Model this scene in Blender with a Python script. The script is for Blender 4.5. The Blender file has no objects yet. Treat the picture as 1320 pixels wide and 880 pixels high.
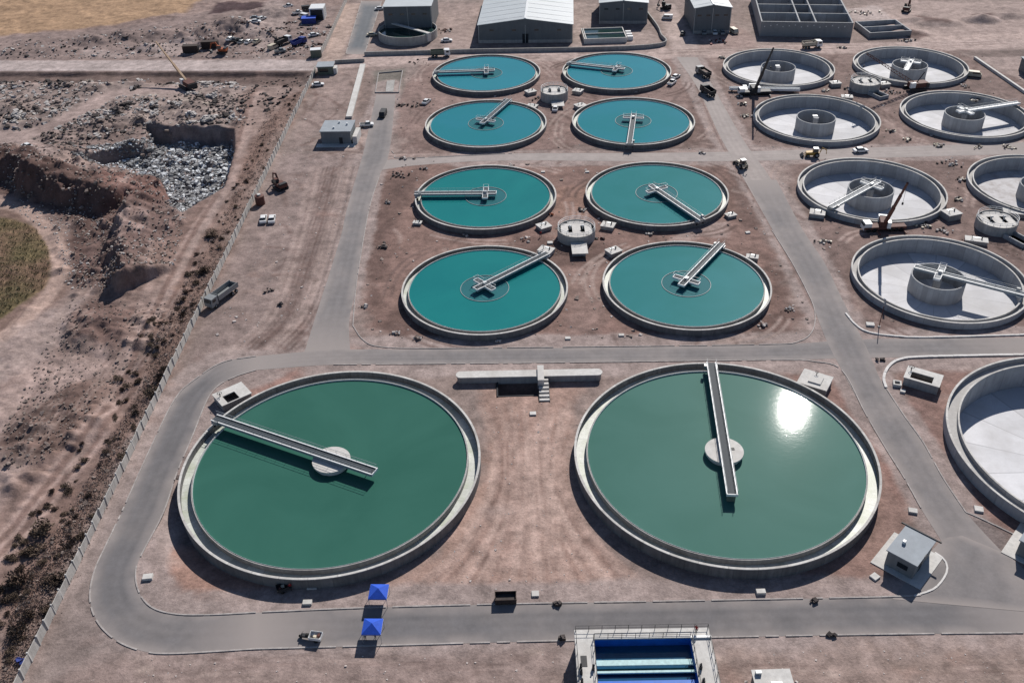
import bpy, bmesh, math, random
import numpy as np
from mathutils import Vector, Matrix

random.seed(7)
R = math.radians
SC = bpy.context.scene
COL = SC.collection

# ------------------------------------------------------------------ camera, world, sun, exposure
F_PX, PITCH, ROLL, CAM_H = 1195.11, R(35.6635), R(-1.7638), 118.96
PW, PH = 1320, 880
fw = Vector((0, math.cos(PITCH), -math.sin(PITCH)))
r0 = Vector((1, 0, 0)); u0 = r0.cross(fw)
cr, sr = math.cos(ROLL), math.sin(ROLL)
rt = cr*r0 + sr*u0; up = -sr*r0 + cr*u0
cd = bpy.data.cameras.new('camera'); cam = bpy.data.objects.new('camera', cd); COL.objects.link(cam)
cd.sensor_fit = 'HORIZONTAL'; cd.sensor_width = 36; cd.lens = 36*F_PX/PW
cd.clip_start = 1; cd.clip_end = 20000
m = Matrix((( rt.x, up.x, -fw.x, 0), (rt.y, up.y, -fw.y, 0), (rt.z, up.z, -fw.z, CAM_H), (0, 0, 0, 1)))
cam.matrix_world = m
SC.camera = cam

SUN_EL, SUN_AZ = R(38.2), R(21.5)          # azimuth from +Y towards +X
w = bpy.data.worlds.new('World'); SC.world = w; w.use_nodes = True
nt = w.node_tree; bg = nt.nodes['Background']
sky = nt.nodes.new('ShaderNodeTexSky'); sky.sky_type = 'NISHITA'; sky.sun_disc = False
sky.sun_elevation = SUN_EL; sky.sun_rotation = SUN_AZ; sky.altitude = 1200; sky.air_density = 0.8; sky.dust_density = 0.7; sky.ozone_density = 1.0
nt.links.new(sky.outputs[0], bg.inputs[0]); bg.inputs[1].default_value = 0.08
sl = bpy.data.lights.new('sun', 'SUN'); sl.energy = 5.0; sl.angle = R(0.53); sl.color = (1, 0.95, 0.89)
so = bpy.data.objects.new('sun', sl); COL.objects.link(so)
sdir = Vector((math.sin(SUN_AZ)*math.cos(SUN_EL), math.cos(SUN_AZ)*math.cos(SUN_EL), math.sin(SUN_EL)))
so.rotation_euler = sdir.to_track_quat('Z', 'Y').to_euler(); so.location = sdir*400
vs = SC.view_settings
vs.view_transform = 'Standard'; vs.look = 'None'; vs.gamma = 1; vs.use_curve_mapping = False; vs.exposure = 0.13
SC.cycles.max_bounces = 5; SC.cycles.diffuse_bounces = 2; SC.cycles.glossy_bounces = 3
SC.cycles.sample_clamp_indirect = 4.0; SC.cycles.caustics_reflective = False; SC.cycles.caustics_refractive = False

# ------------------------------------------------------------------ measuring: photo pixel -> point at height z
def P(x, y, z=0.0):
    d = fw + rt*((x-PW/2)/F_PX) - up*((y-PH/2)/F_PX)
    t = (z-CAM_H)/d.z
    q = Vector((0, 0, CAM_H)) + d*t
    return q
def P2(x, y, z=0.0):
    q = P(x, y, z); return (q.x, q.y)

# ------------------------------------------------------------------ materials
MATS = {}
def pmat(name, c, var=0.18, scale=1.5, rough=0.85, bump=0.0, metal=0.0, spec=0.3, streak=0.0, stain=None, stain_amt=0.0, stain_scale=0.15, bscale=None, joints=0):
    mt = bpy.data.materials.new(name); mt.use_nodes = True; n = mt.node_tree; L = n.links
    b = n.nodes['Principled BSDF']
    b.inputs['Roughness'].default_value = rough; b.inputs['Metallic'].default_value = metal
    b.inputs['Specular IOR Level'].default_value = spec
    geo = n.nodes.new('ShaderNodeNewGeometry')
    def noise(sc, det=4, vec=None, ro=0.6):
        t = n.nodes.new('ShaderNodeTexNoise'); t.inputs['Scale'].default_value = sc; t.inputs['Detail'].default_value = det; t.inputs['Roughness'].default_value = ro
        L.new(vec or geo.outputs['Position'], t.inputs['Vector']); return t.outputs['Fac']
    def mrange(v, a, b2, lo, hi):
        t = n.nodes.new('ShaderNodeMapRange'); t.inputs[1].default_value = a; t.inputs[2].default_value = b2; t.inputs[3].default_value = lo; t.inputs[4].default_value = hi
        L.new(v, t.inputs[0]); return t.outputs[0]
    def mul(a, b2):
        t = n.nodes.new('ShaderNodeMath'); t.operation = 'MULTIPLY'; L.new(a, t.inputs[0]); L.new(b2, t.inputs[1]); return t.outputs[0]
    fac = mrange(noise(scale), 0.3, 0.7, 1-var, 1+var)
    fac = mul(fac, mrange(noise(scale*9, 3), 0.3, 0.7, 1-var*0.5, 1+var*0.5))
    if streak:
        mp = n.nodes.new('ShaderNodeMapping'); mp.inputs['Scale'].default_value = (1, 1, 0.08)
        L.new(geo.outputs['Position'], mp.inputs[0])
        fac = mul(fac, mrange(noise(1.6, 5, mp.outputs[0]), 0.35, 0.65, 1-streak, 1+streak*0.6))
    hs = n.nodes.new('ShaderNodeMix'); hs.data_type = 'RGBA'; hs.blend_type = 'MULTIPLY'; hs.inputs[0].default_value = 1
    hs.inputs[6].default_value = (*c, 1); L.new(fac, hs.inputs[7])
    out = hs.outputs[2]
    if joints:
        tc = n.nodes.new('ShaderNodeTexCoord'); sx = n.nodes.new('ShaderNodeSeparateXYZ'); L.new(tc.outputs['Object'], sx.inputs[0])
        at = n.nodes.new('ShaderNodeMath'); at.operation = 'ARCTAN2'; L.new(sx.outputs[1], at.inputs[0]); L.new(sx.outputs[0], at.inputs[1])
        def mth(op, a, v):
            t = n.nodes.new('ShaderNodeMath'); t.operation = op; L.new(a, t.inputs[0]); t.inputs[1].default_value = v; return t.outputs[0]
        fr = mth('FRACT', mth('MULTIPLY', at.outputs[0], joints/6.28318), 0)
        jn = mrange(mth('ABSOLUTE', mth('SUBTRACT', fr, .5), 0), .47, .5, 0, .55)
        wn = n.nodes.new('ShaderNodeTexWhiteNoise'); wn.noise_dimensions = '1D'; L.new(mth('FLOOR', mth('MULTIPLY', at.outputs[0], joints/6.28318), 0), wn.inputs['W'])
        tone = n.nodes.new('ShaderNodeMix'); tone.data_type = 'RGBA'; tone.blend_type = 'MULTIPLY'; tone.inputs[0].default_value = 1; L.new(out, tone.inputs[6]); L.new(mrange(wn.outputs['Value'], 0, 1, .86, 1.12), tone.inputs[7])
        jm = n.nodes.new('ShaderNodeMix'); jm.data_type = 'RGBA'; L.new(jn, jm.inputs[0]); L.new(tone.outputs[2], jm.inputs[6]); jm.inputs[7].default_value = (c[0]*.4, c[1]*.4, c[2]*.4, 1)
        out = jm.outputs[2]
    if stain:
        mx = n.nodes.new('ShaderNodeMix'); mx.data_type = 'RGBA'
        L.new(mrange(noise(stain_scale, 6), 0.45, 0.7, 0, stain_amt), mx.inputs[0]); L.new(out, mx.inputs[6]); mx.inputs[7].default_value = (*stain, 1)
        out = mx.outputs[2]
    L.new(out, b.inputs['Base Color'])
    if bump:
        bp = n.nodes.new('ShaderNodeBump'); bp.inputs['Strength'].default_value = 0.8; bp.inputs['Distance'].default_value = bump
        L.new(noise(bscale or scale*6, 5), bp.inputs['Height']); L.new(bp.outputs[0], b.inputs['Normal'])
    MATS[name] = mt; return mt

pmat('concrete', (0.36, 0.35, 0.335), 0.14, 0.7, 0.85, 0.02, streak=0.16, stain=(0.22, 0.20, 0.185), stain_amt=0.45, stain_scale=0.12)
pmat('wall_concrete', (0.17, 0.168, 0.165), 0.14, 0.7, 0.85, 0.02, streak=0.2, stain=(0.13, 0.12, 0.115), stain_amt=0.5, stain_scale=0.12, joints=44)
pmat('coping', (0.52, 0.505, 0.48), 0.16, 1.2, 0.8, 0.01, stain=(0.30, 0.27, 0.245), stain_amt=0.6, stain_scale=0.35, joints=36)
pmat('well_grey', (0.20, 0.25, 0.26), 0.12, 1.5, 0.6, 0)
pmat('girder_grey', (0.26, 0.29, 0.31), 0.1, 2, 0.5, 0)
pmat('pale_concrete', (0.56, 0.545, 0.52), 0.10, 1.2, 0.8, 0.01, streak=0.1, stain=(0.36, 0.33, 0.30), stain_amt=0.5, stain_scale=0.3)
pmat('launder_pale', (0.56, 0.58, 0.54), 0.12, 2.0, 0.45, 0.02, stain=(0.36, 0.40, 0.29), stain_amt=0.8, stain_scale=0.35, joints=50)
pmat('launder_dry', (0.42, 0.41, 0.40), 0.10, 2.0, 0.8, 0.01, stain=(0.30, 0.29, 0.28), stain_amt=0.5, stain_scale=0.2)
pmat('new_concrete', (0.35, 0.355, 0.365), 0.10, 0.5, 0.85, 0.01, streak=0.10, stain=(0.26, 0.26, 0.265), stain_amt=0.5, stain_scale=0.15, joints=30)
pmat('floor_screed', (0.58, 0.58, 0.60), 0.07, 0.25, 0.8, 0.0, stain=(0.42, 0.41, 0.41), stain_amt=0.65, stain_scale=0.12, joints=16)
pmat('dirty_screed', (0.48, 0.47, 0.48), 0.07, 0.4, 0.8, 0.0, stain=(0.30, 0.27, 0.26), stain_amt=0.9, stain_scale=0.35)
pmat('white_metal', (0.70, 0.71, 0.71), 0.06, 2, 0.5, 0)
pmat('galvanised', (0.45, 0.47, 0.48), 0.12, 3, 0.45, 0, metal=0.3)
pmat('dark_deck', (0.035, 0.045, 0.055), 0.25, 4, 0.7, 0)
pmat('grey_deck', (0.20, 0.22, 0.24), 0.2, 3, 0.6, 0)
pmat('dark_steel', (0.03, 0.03, 0.033), 0.3, 3, 0.6, 0)
pmat('rubber', (0.02, 0.02, 0.02), 0.2, 3, 0.9, 0)
pmat('glass_dark', (0.02, 0.025, 0.03), 0.1, 1, 0.08, 0, spec=0.6)
pmat('white_paint', (0.72, 0.72, 0.71), 0.05, 2, 0.35, 0, spec=0.5)
pmat('cream_paint', (0.50, 0.44, 0.34), 0.1, 2, 0.5, 0)
pmat('grey_paint', (0.24, 0.25, 0.25), 0.1, 2, 0.4, 0, spec=0.5)
pmat('green_grey_paint', (0.13, 0.15, 0.12), 0.15, 2, 0.5, 0)
pmat('orange_paint', (0.32, 0.085, 0.03), 0.2, 2, 0.55, 0)
pmat('red_paint', (0.24, 0.03, 0.022), 0.2, 2, 0.55, 0)
pmat('blue_paint', (0.03, 0.05, 0.22), 0.2, 2, 0.5, 0)
pmat('rust_red', (0.11, 0.045, 0.035), 0.25, 3, 0.7, 0)
pmat('yellow_paint', (0.42, 0.25, 0.05), 0.2, 2, 0.5, 0)
pmat('boom_tan', (0.40, 0.27, 0.17), 0.15, 2, 0.55, 0)
pmat('blue_canvas', (0.02, 0.085, 0.50), 0.12, 2.5, 0.75, 0.01)
pmat('blue_lining', (0.02, 0.13, 0.52), 0.15, 0.8, 0.35, 0)
pmat('roof_membrane', (0.28, 0.31, 0.34), 0.08, 0.8, 0.7, 0, stain=(0.22, 0.24, 0.26), stain_amt=0.5, stain_scale=0.3)
pmat('roof_white', (0.43, 0.46, 0.475), 0.06, 0.2, 0.5, 0, stain=(0.38, 0.42, 0.44), stain_amt=0.6, stain_scale=0.08)
pmat('grey_cladding', (0.13, 0.14, 0.15), 0.08, 0.4, 0.7, 0, streak=0.08)
pmat('render_wall', (0.19, 0.20, 0.205), 0.08, 0.6, 0.85, 0, streak=0.1)
pmat('panel_concrete', (0.42, 0.40, 0.375), 0.16, 0.5, 0.9, 0.02, streak=0.15)
pmat('kerb', (0.37, 0.34, 0.325), 0.22, 1.1, 0.9, 0.01, stain=(0.25, 0.22, 0.21), stain_amt=0.7, stain_scale=0.25)
pmat('kerb_white', (0.62, 0.60, 0.58), 0.12, 1.1, 0.9, 0.01, stain=(0.40, 0.37, 0.35), stain_amt=0.4, stain_scale=0.3)
pmat('shrub_leaf', (0.105, 0.075, 0.055), 0.35, 0.6, 0.9, 0)
pmat('shrub_stem', (0.09, 0.065, 0.05), 0.2, 2, 0.9, 0)
pmat('debris_pale', (0.44, 0.41, 0.39), 0.3, 0.5, 0.9, 0)
pmat('debris_dark', (0.06, 0.05, 0.048), 0.35, 0.5, 0.9, 0)
pmat('debris_brown', (0.22, 0.175, 0.155), 0.3, 0.5, 0.95, 0)
pmat('litter_white', (0.62, 0.64, 0.66), 0.25, 1.5, 0.7, 0)
pmat('litter_grey', (0.20, 0.20, 0.205), 0.5, 0.8, 0.8, 0)
pmat('stone_pale', (0.46, 0.41, 0.385), 0.25, 1.5, 0.95, 0)
pmat('skin', (0.36, 0.21, 0.15), 0.05, 3, 0.6, 0)
pmat('hair_black', (0.02, 0.016, 0.014), 0.05, 3, 0.8, 0)
pmat('cloth_red', (0.33, 0.03, 0.03), 0.1, 5, 0.9, 0)
pmat('cloth_white', (0.6, 0.6, 0.58), 0.1, 5, 0.9, 0)
pmat('cloth_dark', (0.02, 0.022, 0.03), 0.1, 5, 0.9, 0)
pmat('cloth_yellow', (0.50, 0.42, 0.05), 0.1, 5, 0.9, 0)
pmat('wood', (0.16, 0.10, 0.06), 0.2, 3, 0.85, 0)
pmat('brown_tarp', (0.05, 0.035, 0.03), 0.2, 2, 0.8, 0)
pmat('pit_shade', (0.035, 0.035, 0.04), 0.2, 1, 0.9, 0)  # near-black, puts the shade of recesses into their surfaces
pmat('blue_basin_water', (0.012, 0.075, 0.15), 0.1, 1, 0.12, 0, spec=0.5)
pmat('pale_teal', (0.42, 0.60, 0.60), 0.15, 2, 0.6, 0)
pmat('basin_water', (0.012, 0.035, 0.032), 0.1, 1, 0.12, 0, spec=0.5)
pmat('channel_water', (0.05, 0.15, 0.13), 0.1, 1, 0.1, 0, spec=0.5)

def asphalt(name, c, dust, amt):
    mt = pmat(name, c, 0.10, 0.25, 0.9, 0.006, stain=dust, stain_amt=amt, stain_scale=0.07, bscale=6)
    n = mt.node_tree; L = n.links; b = n.nodes['Principled BSDF']
    src = b.inputs['Base Color'].links[0].from_socket       # tyre-worn lengthwise mottling
    geo = n.nodes['Geometry'] if 'Geometry' in n.nodes else n.nodes.new('ShaderNodeNewGeometry')
    t = n.nodes.new('ShaderNodeTexNoise'); t.inputs['Scale'].default_value = 0.45; t.inputs['Detail'].default_value = 8; t.inputs['Roughness'].default_value = 0.7
    L.new(geo.outputs['Position'], t.inputs['Vector'])
    mr = n.nodes.new('ShaderNodeMapRange'); mr.inputs[1].default_value = .4; mr.inputs[2].default_value = .62; mr.inputs[3].default_value = .93; mr.inputs[4].default_value = 1.05
    L.new(t.outputs['Fac'], mr.inputs[0])
    mx = n.nodes.new('ShaderNodeMix'); mx.data_type = 'RGBA'; mx.blend_type = 'MULTIPLY'; mx.inputs[0].default_value = 1
    L.new(src, mx.inputs[6]); L.new(mr.outputs[0], mx.inputs[7]); L.new(mx.outputs[2], b.inputs['Base Color'])
    out = mx.outputs[2]                                       # dust drifted to the edges and open ends
    uvn = n.nodes.new('ShaderNodeUVMap'); uvn.uv_map = 'lane'; sx = n.nodes.new('ShaderNodeSeparateXYZ'); L.new(uvn.outputs[0], sx.inputs[0])
    def edge(sock, w_):
        a_ = n.nodes.new('ShaderNodeMath'); a_.operation = 'SUBTRACT'; a_.inputs[1].default_value = .5; L.new(sock, a_.inputs[0])
        b_ = n.nodes.new('ShaderNodeMath'); b_.operation = 'ABSOLUTE'; L.new(a_.outputs[0], b_.inputs[0])
        c_ = n.nodes.new('ShaderNodeMapRange'); c_.inputs[1].default_value = .5-w_; c_.inputs[2].default_value = .5; L.new(b_.outputs[0], c_.inputs[0]); return c_.outputs[0]
    ln = n.nodes.new('ShaderNodeMath'); ln.operation = 'SINE'; lm = n.nodes.new('ShaderNodeMath'); lm.operation = 'MULTIPLY'; lm.inputs[1].default_value = 25.1; L.new(sx.outputs[0], lm.inputs[0]); L.new(lm.outputs[0], ln.inputs[0])
    lr = n.nodes.new('ShaderNodeMapRange'); lr.inputs[1].default_value = -1; lr.inputs[2].default_value = 1; lr.inputs[3].default_value = .96; lr.inputs[4].default_value = 1.03; L.new(ln.outputs[0], lr.inputs[0])
    lx = n.nodes.new('ShaderNodeMix'); lx.data_type = 'RGBA'; lx.blend_type = 'MULTIPLY'; lx.inputs[0].default_value = 1; L.new(out, lx.inputs[6]); L.new(lr.outputs[0], lx.inputs[7]); out = lx.outputs[2]
    ad = n.nodes.new('ShaderNodeMath'); ad.operation = 'ADD'; L.new(edge(sx.outputs[0], .3), ad.inputs[0]); ad.inputs[1].default_value = 0
    t2 = n.nodes.new('ShaderNodeTexNoise'); t2.inputs['Scale'].default_value = .22; t2.inputs['Detail'].default_value = 6; L.new(geo.outputs['Position'], t2.inputs['Vector'])
    m3 = n.nodes.new('ShaderNodeMapRange'); m3.inputs[1].default_value = .3; m3.inputs[2].default_value = .65; m3.inputs[3].default_value = .15; m3.inputs[4].default_value = 1.0; L.new(t2.outputs['Fac'], m3.inputs[0])
    ml = n.nodes.new('ShaderNodeMath'); ml.operation = 'MULTIPLY'; ml.use_clamp = True; L.new(ad.outputs[0], ml.inputs[0]); L.new(m3.outputs[0], ml.inputs[1])
    mxx = n.nodes.new('ShaderNodeMath'); mxx.operation = 'MAXIMUM'; L.new(ml.outputs[0], mxx.inputs[0]); L.new(edge(sx.outputs[1], .13), mxx.inputs[1])
    m4 = n.nodes.new('ShaderNodeMix'); m4.data_type = 'RGBA'; L.new(mxx.outputs[0], m4.inputs[0]); L.new(out, m4.inputs[6]); m4.inputs[7].default_value = (.29, .256, .242, 1)
    L.new(m4.outputs[2], b.inputs['Base Color'])
    return mt
asphalt('asphalt', (0.145, 0.138, 0.142), (0.24, 0.215, 0.205), 0.55)
asphalt('asphalt_dusty', (0.185, 0.172, 0.172), (0.27, 0.24, 0.23), 0.7)
asphalt('road_dust', (0.315, 0.275, 0.26), (0.39, 0.34, 0.32), 0.7)
asphalt('asphalt_blue', (0.125, 0.135, 0.148), (0.16, 0.16, 0.165), 0.5)

def water_mat(name, c, rough=0.12, wave=0.03, wscale=0.9, amp=0.2, c2=None, sheen=.012):
    mt = bpy.data.materials.new(name); mt.use_nodes = True; n = mt.node_tree; L = n.links
    b = n.nodes['Principled BSDF']; b.inputs['Roughness'].default_value = .38
    b.inputs['IOR'].default_value = 1.333; b.inputs['Specular IOR Level'].default_value = sheen
    b.inputs['Coat Weight'].default_value = .5; b.inputs['Coat Roughness'].default_value = rough; b.inputs['Coat IOR'].default_value = 1.333
    geo = n.nodes.new('ShaderNodeNewGeometry')
    t = n.nodes.new('ShaderNodeTexNoise'); t.inputs['Scale'].default_value = 0.05; t.inputs['Detail'].default_value = 7; t.inputs['Distortion'].default_value = 1.2
    L.new(geo.outputs['Position'], t.inputs['Vector'])
    mx = n.nodes.new('ShaderNodeMix'); mx.data_type = 'RGBA'
    mr = n.nodes.new('ShaderNodeMapRange'); mr.inputs[1].default_value = .35; mr.inputs[2].default_value = .65
    L.new(t.outputs['Fac'], mr.inputs[0]); L.new(mr.outputs[0], mx.inputs[0])
    c2 = c2 or tuple(v*(1-amp) for v in c)
    mx.inputs[6].default_value = (*c, 1); mx.inputs[7].default_value = (*c2, 1)
    L.new(mx.outputs[2], b.inputs['Base Color'])
    mp = n.nodes.new('ShaderNodeMapping'); mp.inputs['Scale'].default_value = (1, 1.7, 1); mp.inputs['Rotation'].default_value = (0, 0, .4)
    L.new(geo.outputs['Position'], mp.inputs[0])
    w1 = n.nodes.new('ShaderNodeTexNoise'); w1.inputs['Scale'].default_value = wscale; w1.inputs['Detail'].default_value = 5; w1.inputs['Roughness'].default_value = .55
    L.new(mp.outputs[0], w1.inputs['Vector'])
    bp = n.nodes.new('ShaderNodeBump'); bp.inputs['Strength'].default_value = 1.0; bp.inputs['Distance'].default_value = wave
    w2 = n.nodes.new('ShaderNodeTexNoise'); w2.inputs['Scale'].default_value = 3.2; w2.inputs['Detail'].default_value = 2; L.new(mp.outputs[0], w2.inputs['Vector'])
    sp = n.nodes.new('ShaderNodeMapRange'); sp.inputs[1].default_value = .56; sp.inputs[2].default_value = .8; sp.inputs[3].default_value = 0; sp.inputs[4].default_value = 0.12; L.new(w2.outputs['Fac'], sp.inputs[0])
    sm_ = n.nodes.new('ShaderNodeMath'); L.new(w1.outputs['Fac'], sm_.inputs[0]); L.new(sp.outputs[0], sm_.inputs[1])
    L.new(sm_.outputs[0], bp.inputs['Height']); L.new(bp.outputs[0], b.inputs['Normal']); L.new(bp.outputs[0], b.inputs['Coat Normal'])
    MATS[name] = mt; return mt
water_mat('water_green', (0.040, 0.130, 0.100), 0.03, 0.002, 0.8, 0.1, (0.033, 0.114, 0.087))
water_mat('water_green_sheen', (0.064, 0.160, 0.134), 0.035, 0.0024, 0.8, 0.1, (0.054, 0.144, 0.118), .014)  # paler base colour carries the broad sheen on this water
water_mat('water_well', (0.035, 0.15, 0.165), 0.03, 0.002, 0.8, 0.1)
water_mat('water_teal_pale', (0.030, 0.185, 0.195), 0.03, 0.003, 0.8, 0.08, (0.024, 0.17, 0.172), .012)
water_mat('water_teal', (0.014, 0.183, 0.183), 0.03, 0.005, 0.8, 0.08, (0.012, 0.165, 0.17))
water_mat('water_teal_sky', (0.030, 0.212, 0.265), 0.03, 0.005, 0.8, 0.08, (0.030, 0.20, 0.25))  # back row's sky reflection put into a bluer base colour

water_mat('water_teal_sky_half', (0.024, 0.19, 0.235), 0.03, 0.005, 0.8, 0.08, (0.02, 0.185, 0.215))  # weaker sky reflection of the third row, also in the base colour
# ------------------------------------------------------------------ mesh building
class MB:
    def __init__(s): s.v = []; s.f = []; s.sm = []
    def add(s, vs, fs, smooth=False):
        o = len(s.v); s.v += [tuple(a) for a in vs]; s.f += [tuple(i+o for i in f) for f in fs]; s.sm += [smooth]*len(fs); return s
    def box(s, c, size, rz=0.0, ry=0.0, rx=0.0):
        hx, hy, hz = size[0]/2, size[1]/2, size[2]/2
        M = Matrix.Rotation(rz, 3, 'Z') @ Matrix.Rotation(ry, 3, 'Y') @ Matrix.Rotation(rx, 3, 'X')
        vs = [Vector(c) + M @ Vector((a*hx, b*hy, d*hz)) for a in (-1, 1) for b in (-1, 1) for d in (-1, 1)]
        return s.add(vs, [(0, 1, 3, 2), (4, 6, 7, 5), (0, 4, 5, 1), (2, 3, 7, 6), (0, 2, 6, 4), (1, 5, 7, 3)])
    def frustum(s, c, s1, s2, h, off=(0, 0)):
        x, y, z = c
        vs = [(x+a*s1[0]/2, y+b*s1[1]/2, z) for a, b in ((-1, -1), (1, -1), (1, 1), (-1, 1))] + \
             [(x+off[0]+a*s2[0]/2, y+off[1]+b*s2[1]/2, z+h) for a, b in ((-1, -1), (1, -1), (1, 1), (-1, 1))]
        return s.add(vs, [(3, 2, 1, 0), (4, 5, 6, 7), (0, 1, 5, 4), (1, 2, 6, 5), (2, 3, 7, 6), (3, 0, 4, 7)])
    def beam(s, a, b, wd, h=None, upv=(0, 0, 1)):
        a, b = Vector(a), Vector(b); h = h or wd; d = (b-a).normalized(); u = Vector(upv)
        if abs(d.dot(u)) > 0.98: u = Vector((1, 0, 0))
        x = d.cross(u).normalized(); u = x.cross(d)
        vs = [p + x*sx*wd/2 + u*sz*h/2 for p in (a, b) for sx, sz in ((-1, -1), (1, -1), (1, 1), (-1, 1))]
        return s.add(vs, [(3, 2, 1, 0), (4, 5, 6, 7), (0, 1, 5, 4), (1, 2, 6, 5), (2, 3, 7, 6), (3, 0, 4, 7)])
    def tube(s, pts, r, n=6):
        pts = [Vector(p) for p in pts]; vs = []; rr = r if isinstance(r, (list, tuple)) else [r]*len(pts)
        for i, p in enumerate(pts):
            d = (pts[min(i+1, len(pts)-1)] - pts[max(i-1, 0)]).normalized()
            u = Vector((0, 0, 1)) if abs(d.z) < .95 else Vector((1, 0, 0))
            x = d.cross(u).normalized(); y = x.cross(d)
            vs += [p + (x*math.cos(2*math.pi*k/n) + y*math.sin(2*math.pi*k/n))*rr[i] for k in range(n)]
        fs = [(i*n+k, i*n+(k+1) % n, (i+1)*n+(k+1) % n, (i+1)*n+k) for i in range(len(pts)-1) for k in range(n)]
        fs += [tuple(range(n-1, -1, -1)), tuple((len(pts)-1)*n+k for k in range(n))]
        return s.add(vs, fs, n > 6)
    def lathe(s, prof, n=96, c=(0, 0, 0), closed=False, cap0=False, cap1=False, a0=0, a1=2*math.pi, smooth=False):
        full = abs(a1-a0-2*math.pi) < 1e-6; m_ = n if full else n+1
        vs = [(c[0]+r*math.cos(a0+(a1-a0)*k/n), c[1]+r*math.sin(a0+(a1-a0)*k/n), c[2]+z) for r, z in prof for k in range(m_)]
        fs = []; L = len(prof)
        for i in range(L if closed else L-1):
            j = (i+1) % L
            for k in range(n):
                k2 = (k+1) % m_
                fs.append((i*m_+k, i*m_+k2, j*m_+k2, j*m_+k))
        if cap0: fs.append(tuple(range(m_-1, -1, -1)))
        if cap1: fs.append(tuple((L-1)*m_+k for k in range(m_)))
        return s.add(vs, fs, smooth)
    def prism(s, poly, z0, z1):
        n = len(poly)
        vs = [(p[0], p[1], z0) for p in poly] + [(p[0], p[1], z1) for p in poly]
        fs = [tuple(range(n-1, -1, -1)), tuple(range(n, 2*n))] + [(i, (i+1) % n, n+(i+1) % n, n+i) for i in range(n)]
        return s.add(vs, fs)
    def side(s, prof, y0, y1):      # profile in x,z extruded along y
        n = len(prof)
        vs = [(p[0], y0, p[1]) for p in prof] + [(p[0], y1, p[1]) for p in prof]
        fs = [tuple(range(n)), tuple(range(2*n-1, n-1, -1))] + [(i, n+i, n+(i+1) % n, (i+1) % n) for i in range(n)]
        return s.add(vs, fs)
    def chunk(s, c, r, rnd, flat=0.7):
        vs = []
        M = Matrix.Rotation(rnd.uniform(0, 6.28), 3, 'Z') @ Matrix.Rotation(rnd.uniform(-.5, .5), 3, 'X')
        for a in (-1, 1):
            for b in (-1, 1):
                for d in (-1, 1):
                    vs.append(Vector(c) + M @ Vector((a*r*rnd.uniform(.45, 1), b*r*rnd.uniform(.45, 1), d*r*flat*rnd.uniform(.4, 1))))
        return s.add(vs, [(0, 1, 3, 2), (4, 6, 7, 5), (0, 4, 5, 1), (2, 3, 7, 6), (0, 2, 6, 4), (1, 5, 7, 3)])
    def cyl(s, a, b, r, n=12): return s.tube([a, b], r, n)
    def mesh(s, name, mat):
        me = bpy.data.meshes.new(name); me.from_pydata(s.v, [], s.f)
        if any(s.sm): me.polygons.foreach_set('use_smooth', s.sm)
        bm = bmesh.new(); bm.from_mesh(me); bmesh.ops.recalc_face_normals(bm, faces=bm.faces); bm.to_mesh(me); bm.free()
        me.materials.append(MATS[mat]); me.update(); return me
    def build(s, name, mat, parent=None, label=None):
        o = bpy.data.objects.new(name, s.mesh(name, mat)); COL.objects.link(o)
        if parent: o.parent = parent
        if label: o['label'] = label
        return o
def tag(o, label, cat, group=None):
    o['label'] = label; o['category'] = cat
    if group: o['group'] = group
    return o
def thing(name, label, cat, loc=(0, 0, 0), rz=0.0, group=None):
    o = bpy.data.objects.new(name, None); COL.objects.link(o); o.empty_display_size = .5
    o.location = loc if len(loc) == 3 else (loc[0], loc[1], 0); o.rotation_euler = (0, 0, rz)
    return tag(o, label, cat, group)
def struct(o): o['kind'] = 'structure'; return o
def stuff(o, label=None, cat=None):
    o['kind'] = 'stuff'
    if label: o['label'] = label; o['category'] = cat
    return o
def dup(root, loc, rz, label=None, group=None, scale=None):
    def cp(o, par):
        c = o.copy(); COL.objects.link(c)
        if par: c.parent = par
        for ch in o.children: cp(ch, c)
        return c
    r = cp(root, None); r.location = loc if len(loc) == 3 else (loc[0], loc[1], 0); r.rotation_euler = (0, 0, rz)
    if label: r['label'] = label
    if group: r['group'] = group
    if scale: r.scale = scale
    return r

# ------------------------------------------------------------------ numpy noise and ground fields
def vnoise(x, y, seed=0):
    xi = np.floor(x).astype(np.int64); yi = np.floor(y).astype(np.int64); fx = x-xi; fy = y-yi
    fx = fx*fx*(3-2*fx); fy = fy*fy*(3-2*fy)
    def h(a, b):
        n = (a*374761393 + b*668265263 + seed*974634777) & 0x7fffffff
        n = ((n ^ (n >> 13))*1274126177) & 0x7fffffff
        n = (n ^ (n >> 16)) & 0xffff
        return n/65535.0
    return (h(xi, yi)*(1-fx)+h(xi+1, yi)*fx)*(1-fy) + (h(xi, yi+1)*(1-fx)+h(xi+1, yi+1)*fx)*fy
def fbm(x, y, sc, seed=0, oct=4, g=0.5):
    s = np.zeros_like(x); a = 1; tot = 0
    for i in range(oct):
        s += a*vnoise(x*sc, y*sc, seed+i*17); tot += a; a *= g; sc *= 2.03
    return s/tot
def seg_dist(px, py, pts, closed):
    best = np.full(px.shape, 1e9); n = len(pts)
    for i in range(n if closed else n-1):
        ax, ay = pts[i]; bx, by = pts[(i+1) % n]; dx, dy = bx-ax, by-ay; L = dx*dx+dy*dy+1e-9
        t = np.clip(((px-ax)*dx+(py-ay)*dy)/L, 0, 1)
        best = np.minimum(best, np.hypot(px-ax-t*dx, py-ay-t*dy))
    return best
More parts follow.
